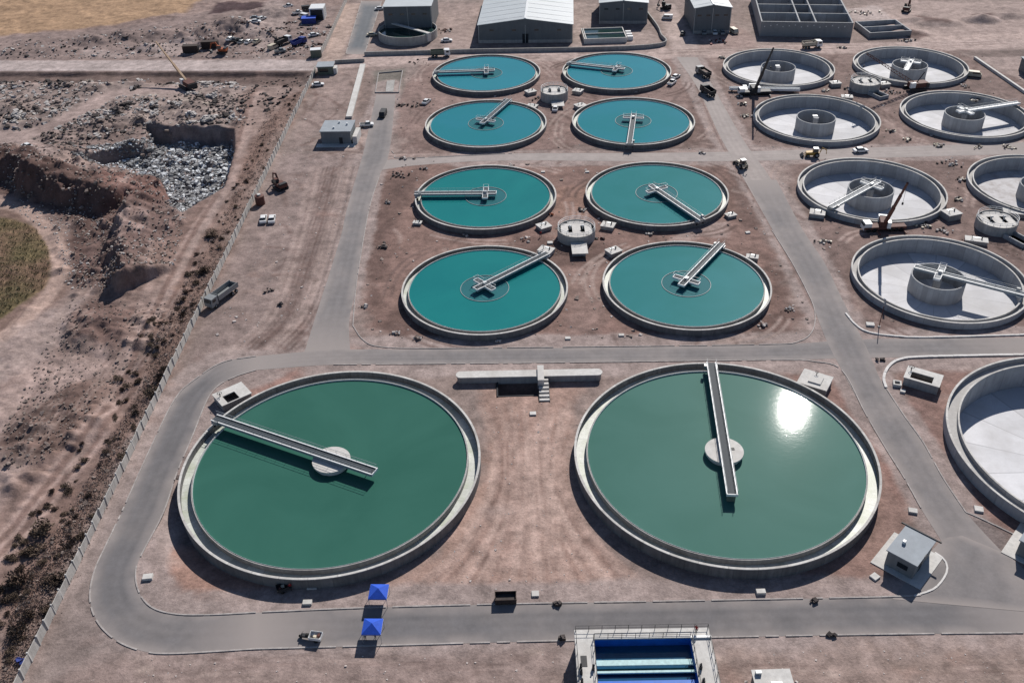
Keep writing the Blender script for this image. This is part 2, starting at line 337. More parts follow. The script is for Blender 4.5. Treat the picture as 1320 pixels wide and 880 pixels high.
def inside(px, py, pts):
    c = np.zeros(px.shape, bool); n = len(pts)
    for i in range(n):
        ax, ay = pts[i]; bx, by = pts[(i+1) % n]
        if ay == by: continue
        c ^= ((ay > py) != (by > py)) & (px < (bx-ax)*(py-ay)/(by-ay)+ax)
    return c
def catmull(pts, n=8):
    pts = [Vector(p) for p in pts]; out = []
    q = [pts[0]*2-pts[1]] + pts + [pts[-1]*2-pts[-2]]
    for i in range(1, len(q)-2):
        for k in range(n):
            t = k/n
            out.append(0.5*((2*q[i]) + (q[i+1]-q[i-1])*t + (2*q[i-1]-5*q[i]+4*q[i+1]-q[i+2])*t*t + (3*q[i]-q[i-1]-3*q[i+1]+q[i+2])*t**3))
    out.append(pts[-1]); return out
def px(pts, z=0): return [P2(x, y, z) for x, y in pts]

# tanks: centre x, centre y
RM, RT, ZM, ZT = 19.67, 27.4, 1.6, 2.3
WET = {'M4L': (-6.31, 332.38), 'M4R': (41.05, 330.55), 'M3L': (-6.29, 285.67), 'M3R': (41.28, 283.97),
       'M2L': (-6.08, 233.74), 'M2R': (41.39, 232.51), 'M1L': (-6.07, 185.95), 'M1R': (41.56, 185.23)}
DRY = {'E1': (100.99, 184.6), 'E2': (100.49, 230.98), 'E3': (99.81, 281.9), 'E4': (99.55, 329.24),
       'F3': (146.6, 327.3), 'F2': (147.31, 281.3), 'F1': (147.8, 229.8)}
BIG = {'T1': (-33.86, 126.38), 'T2': (38.24, 125.6)}
DRYBIG = {'E0': (107.9, 124.2)}
FAR_TANK = (-38.6, 381.5)

WALL_PX = [(445, 5), (432, 35), (420, 62), (414, 76), (410, 90), (397, 112), (377, 158), (346, 219), (326, 259), (304, 304), (285, 342), (271, 369), (250, 419),
           (236, 448), (220, 482), (210, 507), (192, 543), (175, 583), (160, 610), (136, 658), (129, 668), (112, 708), (95, 743), (77, 778), (59, 815), (37, 855), (25, 880)]
WALL = px(WALL_PX)
# the wall runs almost straight: fit x as a line in y, keep it slightly uneven
_wy = np.array([p[1] for p in WALL[4:]]); _wx = np.array([p[0] for p in WALL[4:]])
WB, WA = np.polyfit(_wy, _wx, 1)
def wall_x(y): return WA + WB*y

# --- ground grid
xs = np.concatenate([-np.geomspace(4000, 282, 22), np.arange(-275, -160, 1.0), np.arange(-160, 110, 0.5), np.arange(110, 290, 1.0), np.geomspace(295, 4000, 22)])
ys = np.concatenate([-np.geomspace(3000, 60, 14), np.linspace(-40, 70, 14), np.arange(74, 200, 0.38), np.arange(200, 300, 0.6), np.arange(300, 470, 0.9), np.geomspace(475, 6000, 26)])
GX, GY = np.meshgrid(xs, ys)
Z = np.zeros_like(GX)
left = np.clip((wall_x(GY) - 1.2 - GX)/4, 0, 1)
top_left = np.clip((GY-365)/12, 0, 1)          # beyond the gate the outside land starts at the wall too
n_big = fbm(GX, GY, 0.035, 3); n_mid = fbm(GX, GY, 0.16, 11, 5); n_fin = fbm(GX, GY, 0.7, 23, 4)
Z += left*((n_big-.5)*1.6 + (n_mid-.5)*1.1 + (n_fin-.5)*0.35)
plant_rough = (1-left)*(n_fin-.5)*0.0

def sstep(t): t = np.clip(t, 0, 1); return t*t*(3-2*t)
def bank(pts_px, h, wfront, wback, high_left, end=8.0, curve=True):
    """embankment whose crest is seen along pts_px; one side falls steeply, the other gently"""
    pts = px(pts_px, h)
    if curve: pts = [(p.x, p.y) for p in catmull([Vector((a, b)) for a, b in pts], 4)]
    best = np.full(GX.shape, 1e9); sgn = np.ones(GX.shape); tt = np.zeros(GX.shape)
    n = len(pts)
    for i in range(n-1):
        ax, ay = pts[i]; bx, by = pts[i+1]; dx, dy = bx-ax, by-ay; L = math.hypot(dx, dy)+1e-9
        t = np.clip(((GX-ax)*dx+(GY-ay)*dy)/(L*L), 0, 1)
        d = np.hypot(GX-ax-t*dx, GY-ay-t*dy); c = dx*(GY-ay)-dy*(GX-ax)
        u = d < best
        best = np.where(u, d, best); sgn = np.where(u, np.sign(c), sgn); tt = np.where(u, (i+t)/(n-1), tt)
    s = sgn*(1 if high_left else -1)*best + (n_mid-.5)*5.0 + (fbm(GX, GY, .06, 301)-.5)*9 + (n_fin-.5)*1.2
    back = 1-sstep(s/wback); front = 1-np.clip(-s/wfront, 0, 1)
    prof = np.where(s > 0, back, front)
    endt = sstep(np.minimum(tt, 1-tt)*n*1.2 + .15)
    return h*prof*endt*(.72+.56*fbm(GX, GY, .07, 307))
def mound(x, y, h, r, sq=1.0, ang=0.0):
    c = P(x, y, h*.6); dx, dy = GX-c.x, GY-c.y
    a, b = dx*math.cos(ang)+dy*math.sin(ang), -dx*math.sin(ang)+dy*math.cos(ang)
    d = np.hypot(a, b/sq)/r + (n_mid-.5)*.7
    return h*np.clip(1-d, 0, 1)**.8
def pit(pts_px, depth, edge, z0=0):
    pts = px(pts_px, z0); d = seg_dist(GX, GY, pts, True); ins = inside(GX, GY, pts)
    return -depth*np.where(ins, np.clip(d/edge + (n_fin-.5)*.3, 0, 1), 0)

Hh = np.zeros_like(Z)
Hh = np.maximum(Hh, bank([(-40, 190), (0, 193), (32, 199), (62, 222), (100, 231), (133, 243)], 7.0, 6.0, 26, True))
Hh = np.maximum(Hh, bank([(118, 234), (158, 238), (162, 262), (146, 285), (143, 310), (146, 338), (165, 352)], 4.6, 4.4, 18, True))
Hh = np.maximum(Hh, bank([(128, 200), (162, 196), (190, 178)], 2.5, 2.0, 12, True))
for a in [(175, 240, 3.0, 9), (190, 258, 2.2, 7), (205, 335, 1.0, 8), (130, 412, 2.6, 7), (155, 425, 2.2, 6), (185, 408, 1.8, 6), (110, 428, 2.2, 6), (200, 430, 1.3, 5), (140, 440, 1.4, 5),
          (88, 505, 1.8, 5), (70, 525, 2.0, 6), (95, 535, 1.6, 5), (45, 545, 2.0, 6), (30, 575, 2.0, 5), (55, 580, 1.6, 5), (80, 560, 1.5, 5), (110, 510, 1.5, 5), (15, 590, 1.6, 5), (120, 545, 1.2, 5)]:
    Hh = np.maximum(Hh, mound(*a))
for a in [(300, 28, 5.5, 15, .8), (335, 40, 3.0, 11, .8), (262, 38, 4.0, 12, .7), (238, 45, 3.0, 9, .7), (205, 40, 2.5, 10, .7), (160, 42, 3, 12, .6), (120, 48, 2.5, 12, .6), (275, 50, 3.0, 10, .6), (350, 12, 3.0, 14, .6), (190, 58, 2, 8, .6), (60, 62, 1.6, 14, .5), (20, 66, 1.4, 12, .5)]:
    Hh = np.maximum(Hh, mound(*a))
rng = np.random.RandomState(5)
for k in range(110):     # broken ground of the excavated patches
    a, b = rng.uniform(0, 1), rng.uniform(0, 1)
    if k % 2: x_, y_ = 92+a*120, 398+b*42
    else: x_, y_ = 10+a*125, 600-a*95+(b-.5)*62
    Hh = np.maximum(Hh, mound(x_, y_, rng.uniform(.7, 2.0), rng.uniform(1.6, 4.5), rng.uniform(.5, 1), rng.uniform(0, 3)))
for k in range(120):
    a, b = rng.uniform(60, 240), rng.uniform(205, 385)
    if 163 < a < 240 and 300 < b: continue
    Hh = np.maximum(Hh, np.maximum(Hh, 0)*.0 + mound(a, b, rng.uniform(.5, 1.7), rng.uniform(1.5, 4), rng.uniform(.4, 1), rng.uniform(0, 3)) + (Hh > .5)*Hh)
for k in range(150):      # heaps of the dumping ground
    a, b = rng.uniform(-20, 318), rng.uniform(104, 165)
    if 140 + (a-60)*-.55 > b > 118+(a-60)*-.45 and 40 < a < 190: continue
    Hh = np.maximum(Hh, mound(a, b, rng.uniform(.5, 1.6), rng.uniform(2, 5), rng.uniform(.5, 1), rng.uniform(0, 3)))
for k in range(40):
    a, b = rng.uniform(60, 190), rng.uniform(150, 205)
    Hh = np.maximum(Hh, mound(a, b, rng.uniform(.8, 2.2), rng.uniform(2, 5), rng.uniform(.5, 1), rng.uniform(0, 3)))
for a in [(1266, 21, 3.0, 8, .7), (1205, 27, 1.6, 10, .5), (1180, 24, 1.3, 9, .5), (1222, 28, 1.2, 7, .6), (1150, 33, 1, 6, .6), (1168, 40, 1.4, 10, .5), (1300, 18, 1.6, 10, .5)]:
    Hh = np.maximum(Hh, mound(*a))
gul = np.abs(fbm(GX+n_mid*6, GY, .30, 201, 4)-.5)*2
Hh = Hh*(1+(n_mid-.5)*.55) + np.clip(Hh/1.5, 0, 1)*left*((fbm(GX, GY, .42, 211, 4)-.5)*1.7 - (1-gul)*.7 + .35)
Z += Hh
# roadside ditch, waste pit
Z += pit([(-60, 92), (406, 92), (398, 112), (330, 112), (250, 108), (150, 108), (-60, 108)], 1.3, 2.4)*left
PIT_PX = [(188, 162), (302, 166), (303, 196), (290, 240), (262, 258), (236, 274), (212, 268), (206, 232), (170, 222), (120, 218), (84, 212), (140, 196), (186, 186)]
pz = pit(PIT_PX, 5.8, 1.5); Z += pz
Z += np.where(pz < -2, (fbm(GX, GY, .35, 55, 4)-.35)*3.4, 0)
# flatten the public road, tracks
def flatten(pts_px, half, z0=0.0, soft=4.0):
    global Z
    d = seg_dist(GX, GY, px(pts_px), False); k = sstep((d-half)/soft); Z = Z*k + z0*(1-k)
flatten([(-300, 86), (0, 85), (415, 84)], 6.0, 0, 3)
flatten([(-60, 186), (0, 181), (60, 165), (105, 143), (150, 120), (240, 116)], 3.4, 0, 3)
# dip beside the left big tank, shaped to widen its shadow; holes where tanks go into the ground
c = BIG['T1']; dd = np.hypot(GX-c[0], GY-c[1]); ang = np.arctan2(GY-c[1], GX-c[0])
Z -= np.clip(1-(dd-RT)/5.0, 0, 1)*1.3*np.clip(1-np.abs(ang+2.75)/.8, 0, 1)*(dd > RT-2)
for dct, rr in ((WET, RM), (DRY, RM), (BIG, RT), (DRYBIG, RT)):
    for cx, cy in dct.values():
        Z = np.where(np.hypot(GX-cx, GY-cy) < rr-1.05, -9.0, Z)
Z = np.where(np.hypot(GX-FAR_TANK[0], GY-FAR_TANK[1]) < 11.0, -9.0, Z)
SUMP = [P2(641, 489), P2(695, 489), P2(695, 511), P2(641, 511)]
_sx0, _sx1 = SUMP[0][0], SUMP[1][0]; _sy0, _sy1 = SUMP[3][1], SUMP[0][1]
Z = np.where((GX > _sx0+.15) & (GX < _sx1-.15) & (GY > _sy0+.15) & (GY < _sy1-.15), -6.0, Z)
Z = np.where((np.abs(GX) > 276) | (GY > 472) | (GY < 60), np.minimum(Z, 0.0), Z)

# --- ground colours: soil kinds, tracks, dust; painted shade in the ditch and on bank faces
C = np.zeros(GX.shape+(3,)); C[:] = (0.255, 0.218, 0.200)
warpx = (fbm(GX, GY, .22, 71)-.5); warpy = (fbm(GX, GY, .9, 77)-.5)
def mixc(k, col):
    global C
    C = C*(1-k[..., None]) + np.array(col)*k[..., None]
def paint(pts_px, col, soft=2.0, amt=1.0, warp=3.0, z=0):
    pts = px(pts_px, z); x0, x1 = min(p[0] for p in pts)-8, max(p[0] for p in pts)+8; y0, y1 = min(p[1] for p in pts)-8, max(p[1] for p in pts)+8
    ix = np.where((xs >= x0) & (xs <= x1))[0]; iy = np.where((ys >= y0) & (ys <= y1))[0]
    if not len(ix) or not len(iy): return
    s = np.s_[iy[0]:iy[-1]+1, ix[0]:ix[-1]+1]
    d = seg_dist(GX[s], GY[s], pts, True); ins = inside(GX[s], GY[s], pts)
    sd = np.where(ins, d, -d) + warpx[s]*warp + warpy[s]*warp*.4
    k = (np.clip(sd/soft+.5, 0, 1)*amt)[..., None]
    C[s] = C[s]*(1-k) + np.array(col)*k
def stroke(pts_px, half, col, soft=1.0, amt=1.0, warp=1.0, z=0, curve=True):
    pts = px(pts_px, z)
    if curve and len(pts) > 2: pts = [(p.x, p.y) for p in catmull([Vector((a, b)) for a, b in pts], 5)]
    x0, x1 = min(p[0] for p in pts)-half-6, max(p[0] for p in pts)+half+6; y0, y1 = min(p[1] for p in pts)-half-6, max(p[1] for p in pts)+half+6
    ix = np.where((xs >= x0) & (xs <= x1))[0]; iy = np.where((ys >= y0) & (ys <= y1))[0]
    if not len(ix) or not len(iy): return
    s = np.s_[iy[0]:iy[-1]+1, ix[0]:ix[-1]+1]
    d = seg_dist(GX[s], GY[s], pts, False) + warpx[s]*warp + warpy[s]*warp*.5
    k = (np.clip((half-d)/soft+.5, 0, 1)*amt)[..., None]
    C[s] = C[s]*(1-k) + np.array(col)*k
SOIL = (0.255, 0.212, 0.195); RED = (0.215, 0.148, 0.128); PINK = (0.345, 0.262, 0.226); DUST = (0.300, 0.268, 0.252); GREYD = (0.225, 0.205, 0.200); DARK = (0.105, 0.082, 0.075); PALE = (0.37, 0.325, 0.305)
# outside land (left)
mixc(left*(GY < 480), (0.245, 0.200, 0.182))
mixc(left*np.clip((n_big-.45)*4, 0, 1)*.6, (0.30, 0.248, 0.225))
mixc(left*np.clip((n_mid-.56)*6, 0, 1)*.6, (0.16, 0.122, 0.108))
paint([(-200, -30), (290, -30), (240, 16), (150, 31), (70, 40), (0, 46), (-200, 52)], (0.33, 0.245, 0.17), 3, 1, 3)          # straw field
paint([(-200, 49), (0, 49), (150, 36), (240, 22), (300, 8), (440, 6), (410, 76), (-200, 80)], (0.225, 0.19, 0.178), 3, .85, 5)
paint([(278, 4), (362, 4), (362, 20), (340, 14), (300, 14), (270, 20)], (0.07, 0.05, 0.052), 2, 1, 3)
for a in [((110, 60), (160, 70), (200, 52), (215, 62), (150, 74), (105, 72)), ((200, 58), (250, 52), (262, 66), (200, 74)), ((310, 42), (335, 22), (352, 30), (330, 52))]: paint(a, PALE, 2, .8, 4)
stroke([(355, 4), (352, 35), (345, 70), (345, 84)], 5.5, (.30, .262, .245), 2, .9, 3)
paint([(-200, 79), (415, 77), (412, 91.5), (-200, 92)], (0.40, 0.365, 0.35), 1.2, 1, 1)                                             # public road
stroke([(-60, 90.5), (200, 90), (405, 89.5)], .5, (.45, .42, .41), .5, .8, .4, curve=False)
paint([(-60, 93), (408, 92), (400, 106), (-60, 106)], (0.115, 0.09, 0.082), 2, .75, 3)  # ditch soil darkened, with the road bank's shade painted in
paint([(-60, 108), (325, 105), (320, 160), (300, 170), (190, 160), (60, 190), (-60, 190)], (0.275, 0.24, 0.222), 4, .85, 5)
for k in range(150):
    a, b = rng.uniform(-30, 320), rng.uniform(98, 168); w_ = rng.uniform(2, 9)
    paint([(a, b), (a+w_, b-rng.uniform(.5, 1.5)), (a+w_*1.6, b+rng.uniform(0, 2)), (a+w_*.7, b+rng.uniform(1.5, 4))], [(.42, .38, .35), (.10, .08, .075), (.19, .16, .15), (.36, .33, .29), (.07, .058, .055)][k % 5], 1, .9, 3)
stroke([(-60, 186), (0, 181), (60, 165), (105, 143), (150, 120), (240, 116)], 3.8, (0.335, 0.285, 0.265), 2, 1, 1.5)
stroke([(0, 172), (40, 192), (62, 215), (60, 222)], 3.5, (0.30, 0.255, 0.238), 2, 1, 1.5)
paint([(40, 160), (130, 150), (200, 165), (186, 192), (120, 215), (70, 205)], (0.17, 0.14, 0.13), 3, .55, 5)
paint(PIT_PX, (0.20, 0.185, 0.182), 2, .9, 3)
paint([(-60, 192), (10, 195), (62, 224), (130, 242), (160, 240), (162, 262), (146, 286), (146, 338), (170, 355), (150, 372), (100, 375), (85, 330), (90, 285), (30, 258), (-60, 240)], (0.105, 0.074, 0.066), 3, .95, 4)  # dark brown spoil with the shade of the bank faces painted in
paint([(130, 235), (215, 222), (228, 255), (195, 285), (150, 280)], (0.15, 0.098, 0.086), 3, .95, 4)
for k in range(9): stroke([(150+k*4, 262-k), (172+k*3, 236-k*2), (200+k*2, 240+k)], .35, [(.26, .185, .165), (.09, .06, .055)][k % 2], .6, .6, .6)
paint([(-60, 262), (30, 266), (75, 292), (90, 330), (92, 372), (60, 400), (0, 440), (-60, 460)], (0.20, 0.15, 0.128), 3, .85, 3)
paint([(-60, 285), (0, 282), (44, 290), (62, 318), (66, 342), (58, 370), (0, 412), (-60, 440)], (0.125, 0.108, 0.062), 2, 1, 2)     # crop field
for k in range(26):
    t = k*9.2; stroke([(-70+t*.0, 275+t*.62), (70, 235+t*.62)], .55, (.175, .115, .085) if k % 2 else (.085, .10, .045), .6, .55*(285 < 275+t*.62+5), .8, curve=False) if False else None
stroke([(-60, 256), (0, 264), (40, 277), (66, 305), (79, 340), (72, 366), (45, 398), (0, 440), (-40, 470)], 2.2, (0.36, 0.29, 0.255), 1, 1, .8)
paint([(140, 270), (215, 268), (245, 300), (225, 350), (160, 372), (120, 372), (100, 330)], (.150, .112, .102), 4, .9, 6)
paint([(152, 284), (195, 284), (190, 312), (160, 318), (150, 305)], (.33, .27, .25), 3, .75, 4)
paint([(180, 345), (215, 310), (245, 300), (225, 335), (195, 372)], (.27, .21, .185), 3, .7, 4)
paint([(60, 400), (110, 385), (90, 430), (40, 470), (-30, 520), (-60, 480)], PALE, 4, .55, 6)
paint([(-60, 520), (60, 470), (130, 452), (180, 460), (110, 490), (30, 545), (-60, 600)], (0.36, 0.30, 0.275), 4, .8, 5)
paint([(-60, 600), (30, 600), (60, 590), (30, 660), (-60, 760)], (0.335, 0.278, 0.255), 4, .8, 5)
paint([(85, 405), (120, 390), (215, 395), (212, 438), (160, 448), (95, 442)], (0.135, 0.098, 0.088), 3, .85, 6)
paint([(0, 570), (40, 525), (90, 490), (140, 495), (135, 530), (110, 570), (60, 595), (10, 600)], (0.115, 0.085, 0.075), 3, .9, 6)
TRK = [(-40, 740), (15, 690), (75, 615), (120, 560), (160, 505), (190, 440), (215, 385), (245, 325), (280, 265), (305, 225), (318, 175), (335, 120)]
stroke(TRK, 6.5, (0.20, 0.152, 0.134), 3, .75, 3)
stroke(TRK, 3.0, (0.355, 0.288, 0.26), 1.2, .95, 1.0)
for k in range(26):
    a = rng.uniform(150, 300); b = rng.uniform(250, 470)
    if a < 330-(b-230)*.62: stroke([(a, b), (a+rng.uniform(6, 16), b-rng.uniform(10, 25)), (a+rng.uniform(18, 34), b-rng.uniform(35, 60))], rng.uniform(.3, .9), [(.34, .28, .255), (.13, .095, .085)][k % 2], .8, .6, 1)
stroke([(175, 470), (212, 395), (250, 335), (300, 255)], 5, (.325, .27, .245), 3, .6, 3)
for o in (-9, 8): stroke([(x+o, y) for x, y in TRK], .75, (0.17, 0.125, 0.11), .6, .8, .4)
paint([(0, 880), (10, 760), (60, 690), (125, 590), (170, 510), (195, 450), (232, 370), (275, 300), (300, 240), (335, 130), (398, 112), (300, 320), (240, 440), (170, 590), (95, 745), (15, 890)], (0.185, 0.135, 0.115), 3, .7, 9)
paint([(240, 330), (290, 260), (320, 190), (375, 110), (335, 105), (320, 165), (290, 235)], (.29, .245, .225), 3, .6, 5)
# plant yard
inplant = 1-left
mixc(inplant*np.clip((n_mid-.5)*5, 0, 1)*.5, (0.20, 0.165, 0.152))
mixc(inplant*np.clip((n_big-.5)*5, 0, 1)*.5, (0.285, 0.25, 0.234))
paint([(370, 200), (455, 200), (440, 300), (410, 420), (330, 455), (240, 470), (300, 330)], (0.232, 0.196, 0.183), 4, .8, 5)
paint([(480, 225), (520, 210), (760, 205), (940, 215), (1000, 330), (1030, 420), (900, 440), (560, 445), (465, 425), (470, 330)], (0.205, 0.148, 0.130), 4, .9, 6)
for a in [((520, 395), (600, 440), (500, 440), (480, 420)), ((495, 230), (540, 220), (500, 330), (478, 400), (472, 330)), ((985, 330), (1032, 400), (1020, 425), (960, 432), (1000, 400)), ((640, 150), (760, 150), (740, 195), (600, 195)), ((660, 300), (820, 320), (770, 345), (690, 345)), ((955, 215), (985, 280), (960, 300), (935, 250))]: paint(a, (0.125, 0.092, 0.082), 3, .8, 6)
paint([(735, 240), (760, 240), (755, 280), (715, 275), (715, 245)], (.26, .185, .155), 2, .8, 4)
paint([(720, 345), (785, 350), (770, 430), (735, 430)], (.25, .195, .175), 3, .7, 5)
paint([(880, 298), (940, 285), (935, 305), (860, 310)], (.33, .285, .265), 2, .7, 4)
paint([(505, 130), (550, 80), (900, 70), (930, 180), (520, 200)], (0.232, 0.18, 0.164), 3, .85, 6)
paint([(880, 80), (935, 190), (860, 190), (890, 130)], (.15, .115, .104), 3, .8, 5)
paint([(620, 480), (745, 480), (735, 600), (760, 700), (830, 762), (470, 765), (560, 710), (625, 600)], PINK, 3, .9, 5)
for k in range(150):      # wheel marks fanning out between the big tanks, bending round their walls
    a0 = rng.uniform(-1, 1); y_0 = rng.uniform(515, 690); y_1 = min(758, y_0+rng.uniform(40, 200)); j0 = rng.uniform(-6, 6)
    hwid = lambda y: 46+28*max(0, (590-y)/80)**1.5+112*max(0, (y-610)/145)**1.7
    stroke([(681+j0*(y-y_0)/100+a0*hwid(y), y) for y in np.linspace(y_0, y_1, 5)], rng.uniform(.15, .6), [(.43, .35, .31), (.20, .148, .128), (.38, .305, .27)][k % 3], .6, .55, .8)
paint([(180, 700), (250, 700), (420, 775), (300, 778), (205, 770)], (0.30, 0.205, 0.17), 2, .8, 3)
paint([(1080, 680), (1150, 600), (1175, 660), (1140, 760), (980, 765)], (0.235, 0.165, 0.142), 3, .75, 4)
paint([(300, 480), (420, 472), (360, 500), (280, 540)], (0.30, 0.205, 0.18), 2, .8, 3)
paint([(1010, 480), (1075, 485), (1130, 560), (1160, 640), (1130, 600), (1080, 540)], (0.24, 0.165, 0.145), 2, .8, 3)
paint([(1150, 470), (1230, 462), (1400, 462), (1400, 720), (1300, 690), (1235, 640), (1180, 550)], (0.215, 0.152, 0.135), 3, .85, 4)
paint([(1010, 210), (1100, 200), (1400, 190), (1400, 432), (1130, 428), (1090, 400), (1040, 300)], (0.180, 0.142, 0.130), 4, .95, 6)
paint([(900, 60), (1100, 58), (1330, 60), (1330, 185), (960, 190), (920, 120)], (0.195, 0.155, 0.142), 4, .9, 6)
paint([(1240, 70), (1330, 110), (1330, 60), (1280, 55)], (.33, .285, .265), 2, .9, 3)
paint([(1120, 2), (1400, 2), (1400, 60), (1170, 60)], (.345, .295, .272), 4, .9, 5)
paint([(1230, 66), (1400, 62), (1400, 70), (1262, 74)], (.15, .125, .115), 2, .8, 3)
stroke([(1165, 45), (1210, 50), (1330, 48)], 4, (.42, .36, .33), 3, .7, 3)
stroke([(1120, 10), (1170, 35), (1220, 48)], 3, (.42, .36, .33), 2, .6, 3)
for a in [((1180, 20), (1226, 25), (1225, 32), (1190, 30)), ((1253, 18), (1280, 18), (1278, 25), (1255, 25)), ((1165, 38), (1200, 46), (1185, 52), (1160, 46))]: paint(a, (0.09, 0.06, 0.055), 2, .8, 3)
paint([(1075, 12), (1130, 8), (1150, 25), (1105, 28)], (.44, .40, .38), 2, .8, 5)
paint([(455, 70), (860, 62), (1330, 50), (1330, 62), (870, 76), (560, 82), (415, 90), (415, 80)], (0.40, 0.345, 0.32), 2, .95, 2)   # dirt road behind
paint([(565, 5), (622, 5), (605, 70), (570, 70)], (.33, .28, .258), 2, .8, 3)
paint([(738, 5), (772, 5), (760, 36), (840, 40), (848, 55), (740, 66)], (.34, .295, .272), 2, .8, 3)
paint([(845, 5), (868, 5), (905, 66), (868, 68)], (.40, .35, .325), 2, .9, 2)
paint([(945, 30), (975, 50), (975, 62), (900, 64), (905, 50)], (.315, .255, .235), 2, .8, 2)
paint([(465, 5), (442, 5), (415, 80), (440, 78)], (.40, .335, .295), 1.5, .9, 1.5)
paint([(480, 92), (522, 88), (518, 122), (483, 122)], (0.165, 0.162, 0.145), 2, .9, 2)
paint([(415, 92), (468, 86), (447, 152), (412, 165), (375, 190)], (.265, .222, .205), 3, .7, 4)
paint([(470, 90), (482, 100), (478, 150), (456, 152)], (.205, .168, .152), 2, .7, 3)
paint([(355, 200), (470, 200), (475, 212), (350, 225)], (.29, .25, .235), 2, .6, 3)
# verges of the roads: grey gravel and dust
for pl, hw in (([(500, 110), (480, 200), (468, 250), (452, 320), (428, 400), (415, 450)], 5.2), ([(600, 205), (760, 203), (960, 202), (1330, 192)], 6.0), ([(430, 460), (700, 458), (1080, 452), (1330, 446)], 7.5),
               ([(888, 78), (910, 120), (945, 185), (1000, 265), (1060, 380), (1100, 470), (1180, 590), (1225, 670)], 6.2), ([(330, 468), (280, 485), (236, 540), (180, 660), (150, 730), (158, 780), (200, 815), (330, 815), (800, 803), (1330, 795)], 8.5)):
    stroke(pl, hw, (.315, .278, .262), 1.2, .9, 1.8)
paint([(30, 880), (100, 750), (190, 600), (225, 520), (200, 640), (120, 770), (130, 820), (200, 845), (120, 880)], (.225, .198, .185), 2, .8, 3)
paint([(40, 900), (120, 845), (330, 850), (720, 836), (720, 900)], (.262, .218, .200), 3, .8, 4)
paint([(930, 835), (1330, 825), (1330, 900), (930, 900)], (.285, .235, .21), 3, .7, 5)
paint([(1130, 850), (1250, 838), (1330, 850), (1330, 870), (1150, 870)], (.23, .19, .165), 3, .6, 5)
paint([(1235, 655), (1262, 668), (1305, 688), (1290, 720), (1255, 690)], (.17, .155, .15), 2, .8, 1.5)
paint([(640, 775), (760, 770), (760, 780), (640, 784)], (.25, .22, .205), 2, .6, 2)
for k in range(70):       # pale scrapes and spills
    a, b = rng.uniform(100, 1320), rng.uniform(836, 885)
    paint([(a, b), (a+rng.uniform(4, 26), b+rng.uniform(-1, 1)), (a+rng.uniform(4, 26), b+rng.uniform(1, 4)), (a, b+rng.uniform(1, 3))], [(.40, .345, .31), (.19, .155, .14)][k % 3 == 0], .8, .6, 2)
for k in range(260):      # wheel marks in the yards
    zone = [(300, 230, 440, 440), (500, 215, 1010, 440), (930, 60, 1320, 420), (380, 95, 480, 200), (500, 75, 920, 200)][k % 5]
    a, b = rng.uniform(zone[0], zone[2]), rng.uniform(zone[1], zone[3]); L_ = rng.uniform(15, 60); th = rng.uniform(-.5, 2.2)
    q = [(a+L_*t*math.cos(th+t*.5), b+L_*t*math.sin(th+t*.5)*.6) for t in (0, .35, .7, 1)]
    stroke(q, rng.uniform(.2, .7), [(.33, .275, .25), (.125, .092, .082), (.27, .222, .2), (.14, .11, .10)][k % 4], .7, .6, 1)
# tyre tracks: pairs along the roads and rings driven round the tanks
TC = [(.36, .305, .28), (.105, .078, .07), (.145, .11, .10), (.33, .28, .255)]
for k in range(46):
    cx, cy = list(WET.values())[k % 8] if k % 3 else list(DRY.values())[k % 7]
    rr0 = RM+rng.uniform(1.5, 7.5); a0 = rng.uniform(0, 6.28); da = rng.uniform(.3, 1.2)
    for o in (0, 1.9):
        pts = [((cx+(rr0+o+1.2*math.sin(3*t+k))*math.cos(a0+da*t)), cy+(rr0+o+1.2*math.sin(3*t+k))*math.sin(a0+da*t)) for t in np.linspace(0, 1, 9)]
        x0, x1 = min(p[0] for p in pts)-3, max(p[0] for p in pts)+3; y0_, y1_ = min(p[1] for p in pts)-3, max(p[1] for p in pts)+3
        ix = np.where((xs >= x0) & (xs <= x1))[0]; iy = np.where((ys >= y0_) & (ys <= y1_))[0]
        if not len(ix) or not len(iy): continue
        s_ = np.s_[iy[0]:iy[-1]+1, ix[0]:ix[-1]+1]; d = seg_dist(GX[s_], GY[s_], pts, False); kk = (np.clip((.42-d)/.4+.5, 0, 1)*.75)[..., None]
        C[s_] = C[s_]*(1-kk)+np.array(TC[k % 4])*kk
def pair(pl, col, gap=3.2, amt=.65, half=.3):
    for o in (-.5, .5): stroke([(x+o*gap*(1 if abs(pl[-1][1]-pl[0][1]) > abs(pl[-1][0]-pl[0][0]) else 0), y+o*gap*.6*(0 if abs(pl[-1][1]-pl[0][1]) > abs(pl[-1][0]-pl[0][0]) else 1)) for x, y in pl], half, col, .5, amt, .4)
for k in range(16):
    o = rng.uniform(-14, 14); pair([(906+o*.5, 110), (940+o*.6, 185), (1000+o*.8, 280), (1060+o, 390), (1095+o, 450)], TC[k % 4], 9, .5)
    o = rng.uniform(-4, 4); a = rng.uniform(440, 1100); pair([(a, 200+o-(a-480)*.01), (a+80, 201+o-(a-480)*.012), (a+200, 199+o-(a-480)*.016)], TC[k % 4], 7, .5)
    o = rng.uniform(-40, 40); pair([(440+o, 215), (420+o, 300), (385+o, 400), (340+o*1.1, 450)], TC[k % 4], 9, .45)
    o = rng.uniform(-4, 5); a = rng.uniform(420, 1200); pair([(a, 78+o-(a-420)*.022), (a+60, 77+o-(a-420)*.023), (a+150, 74+o-(a-420)*.024)], TC[k % 4], 5, .5)
    a = rng.uniform(80, 1250); b = rng.uniform(842, 876); pair([(a, b), (a+60, b+rng.uniform(-4, 4)), (a+130, b+rng.uniform(-8, 8))], TC[k % 4], 16, .4, .2)
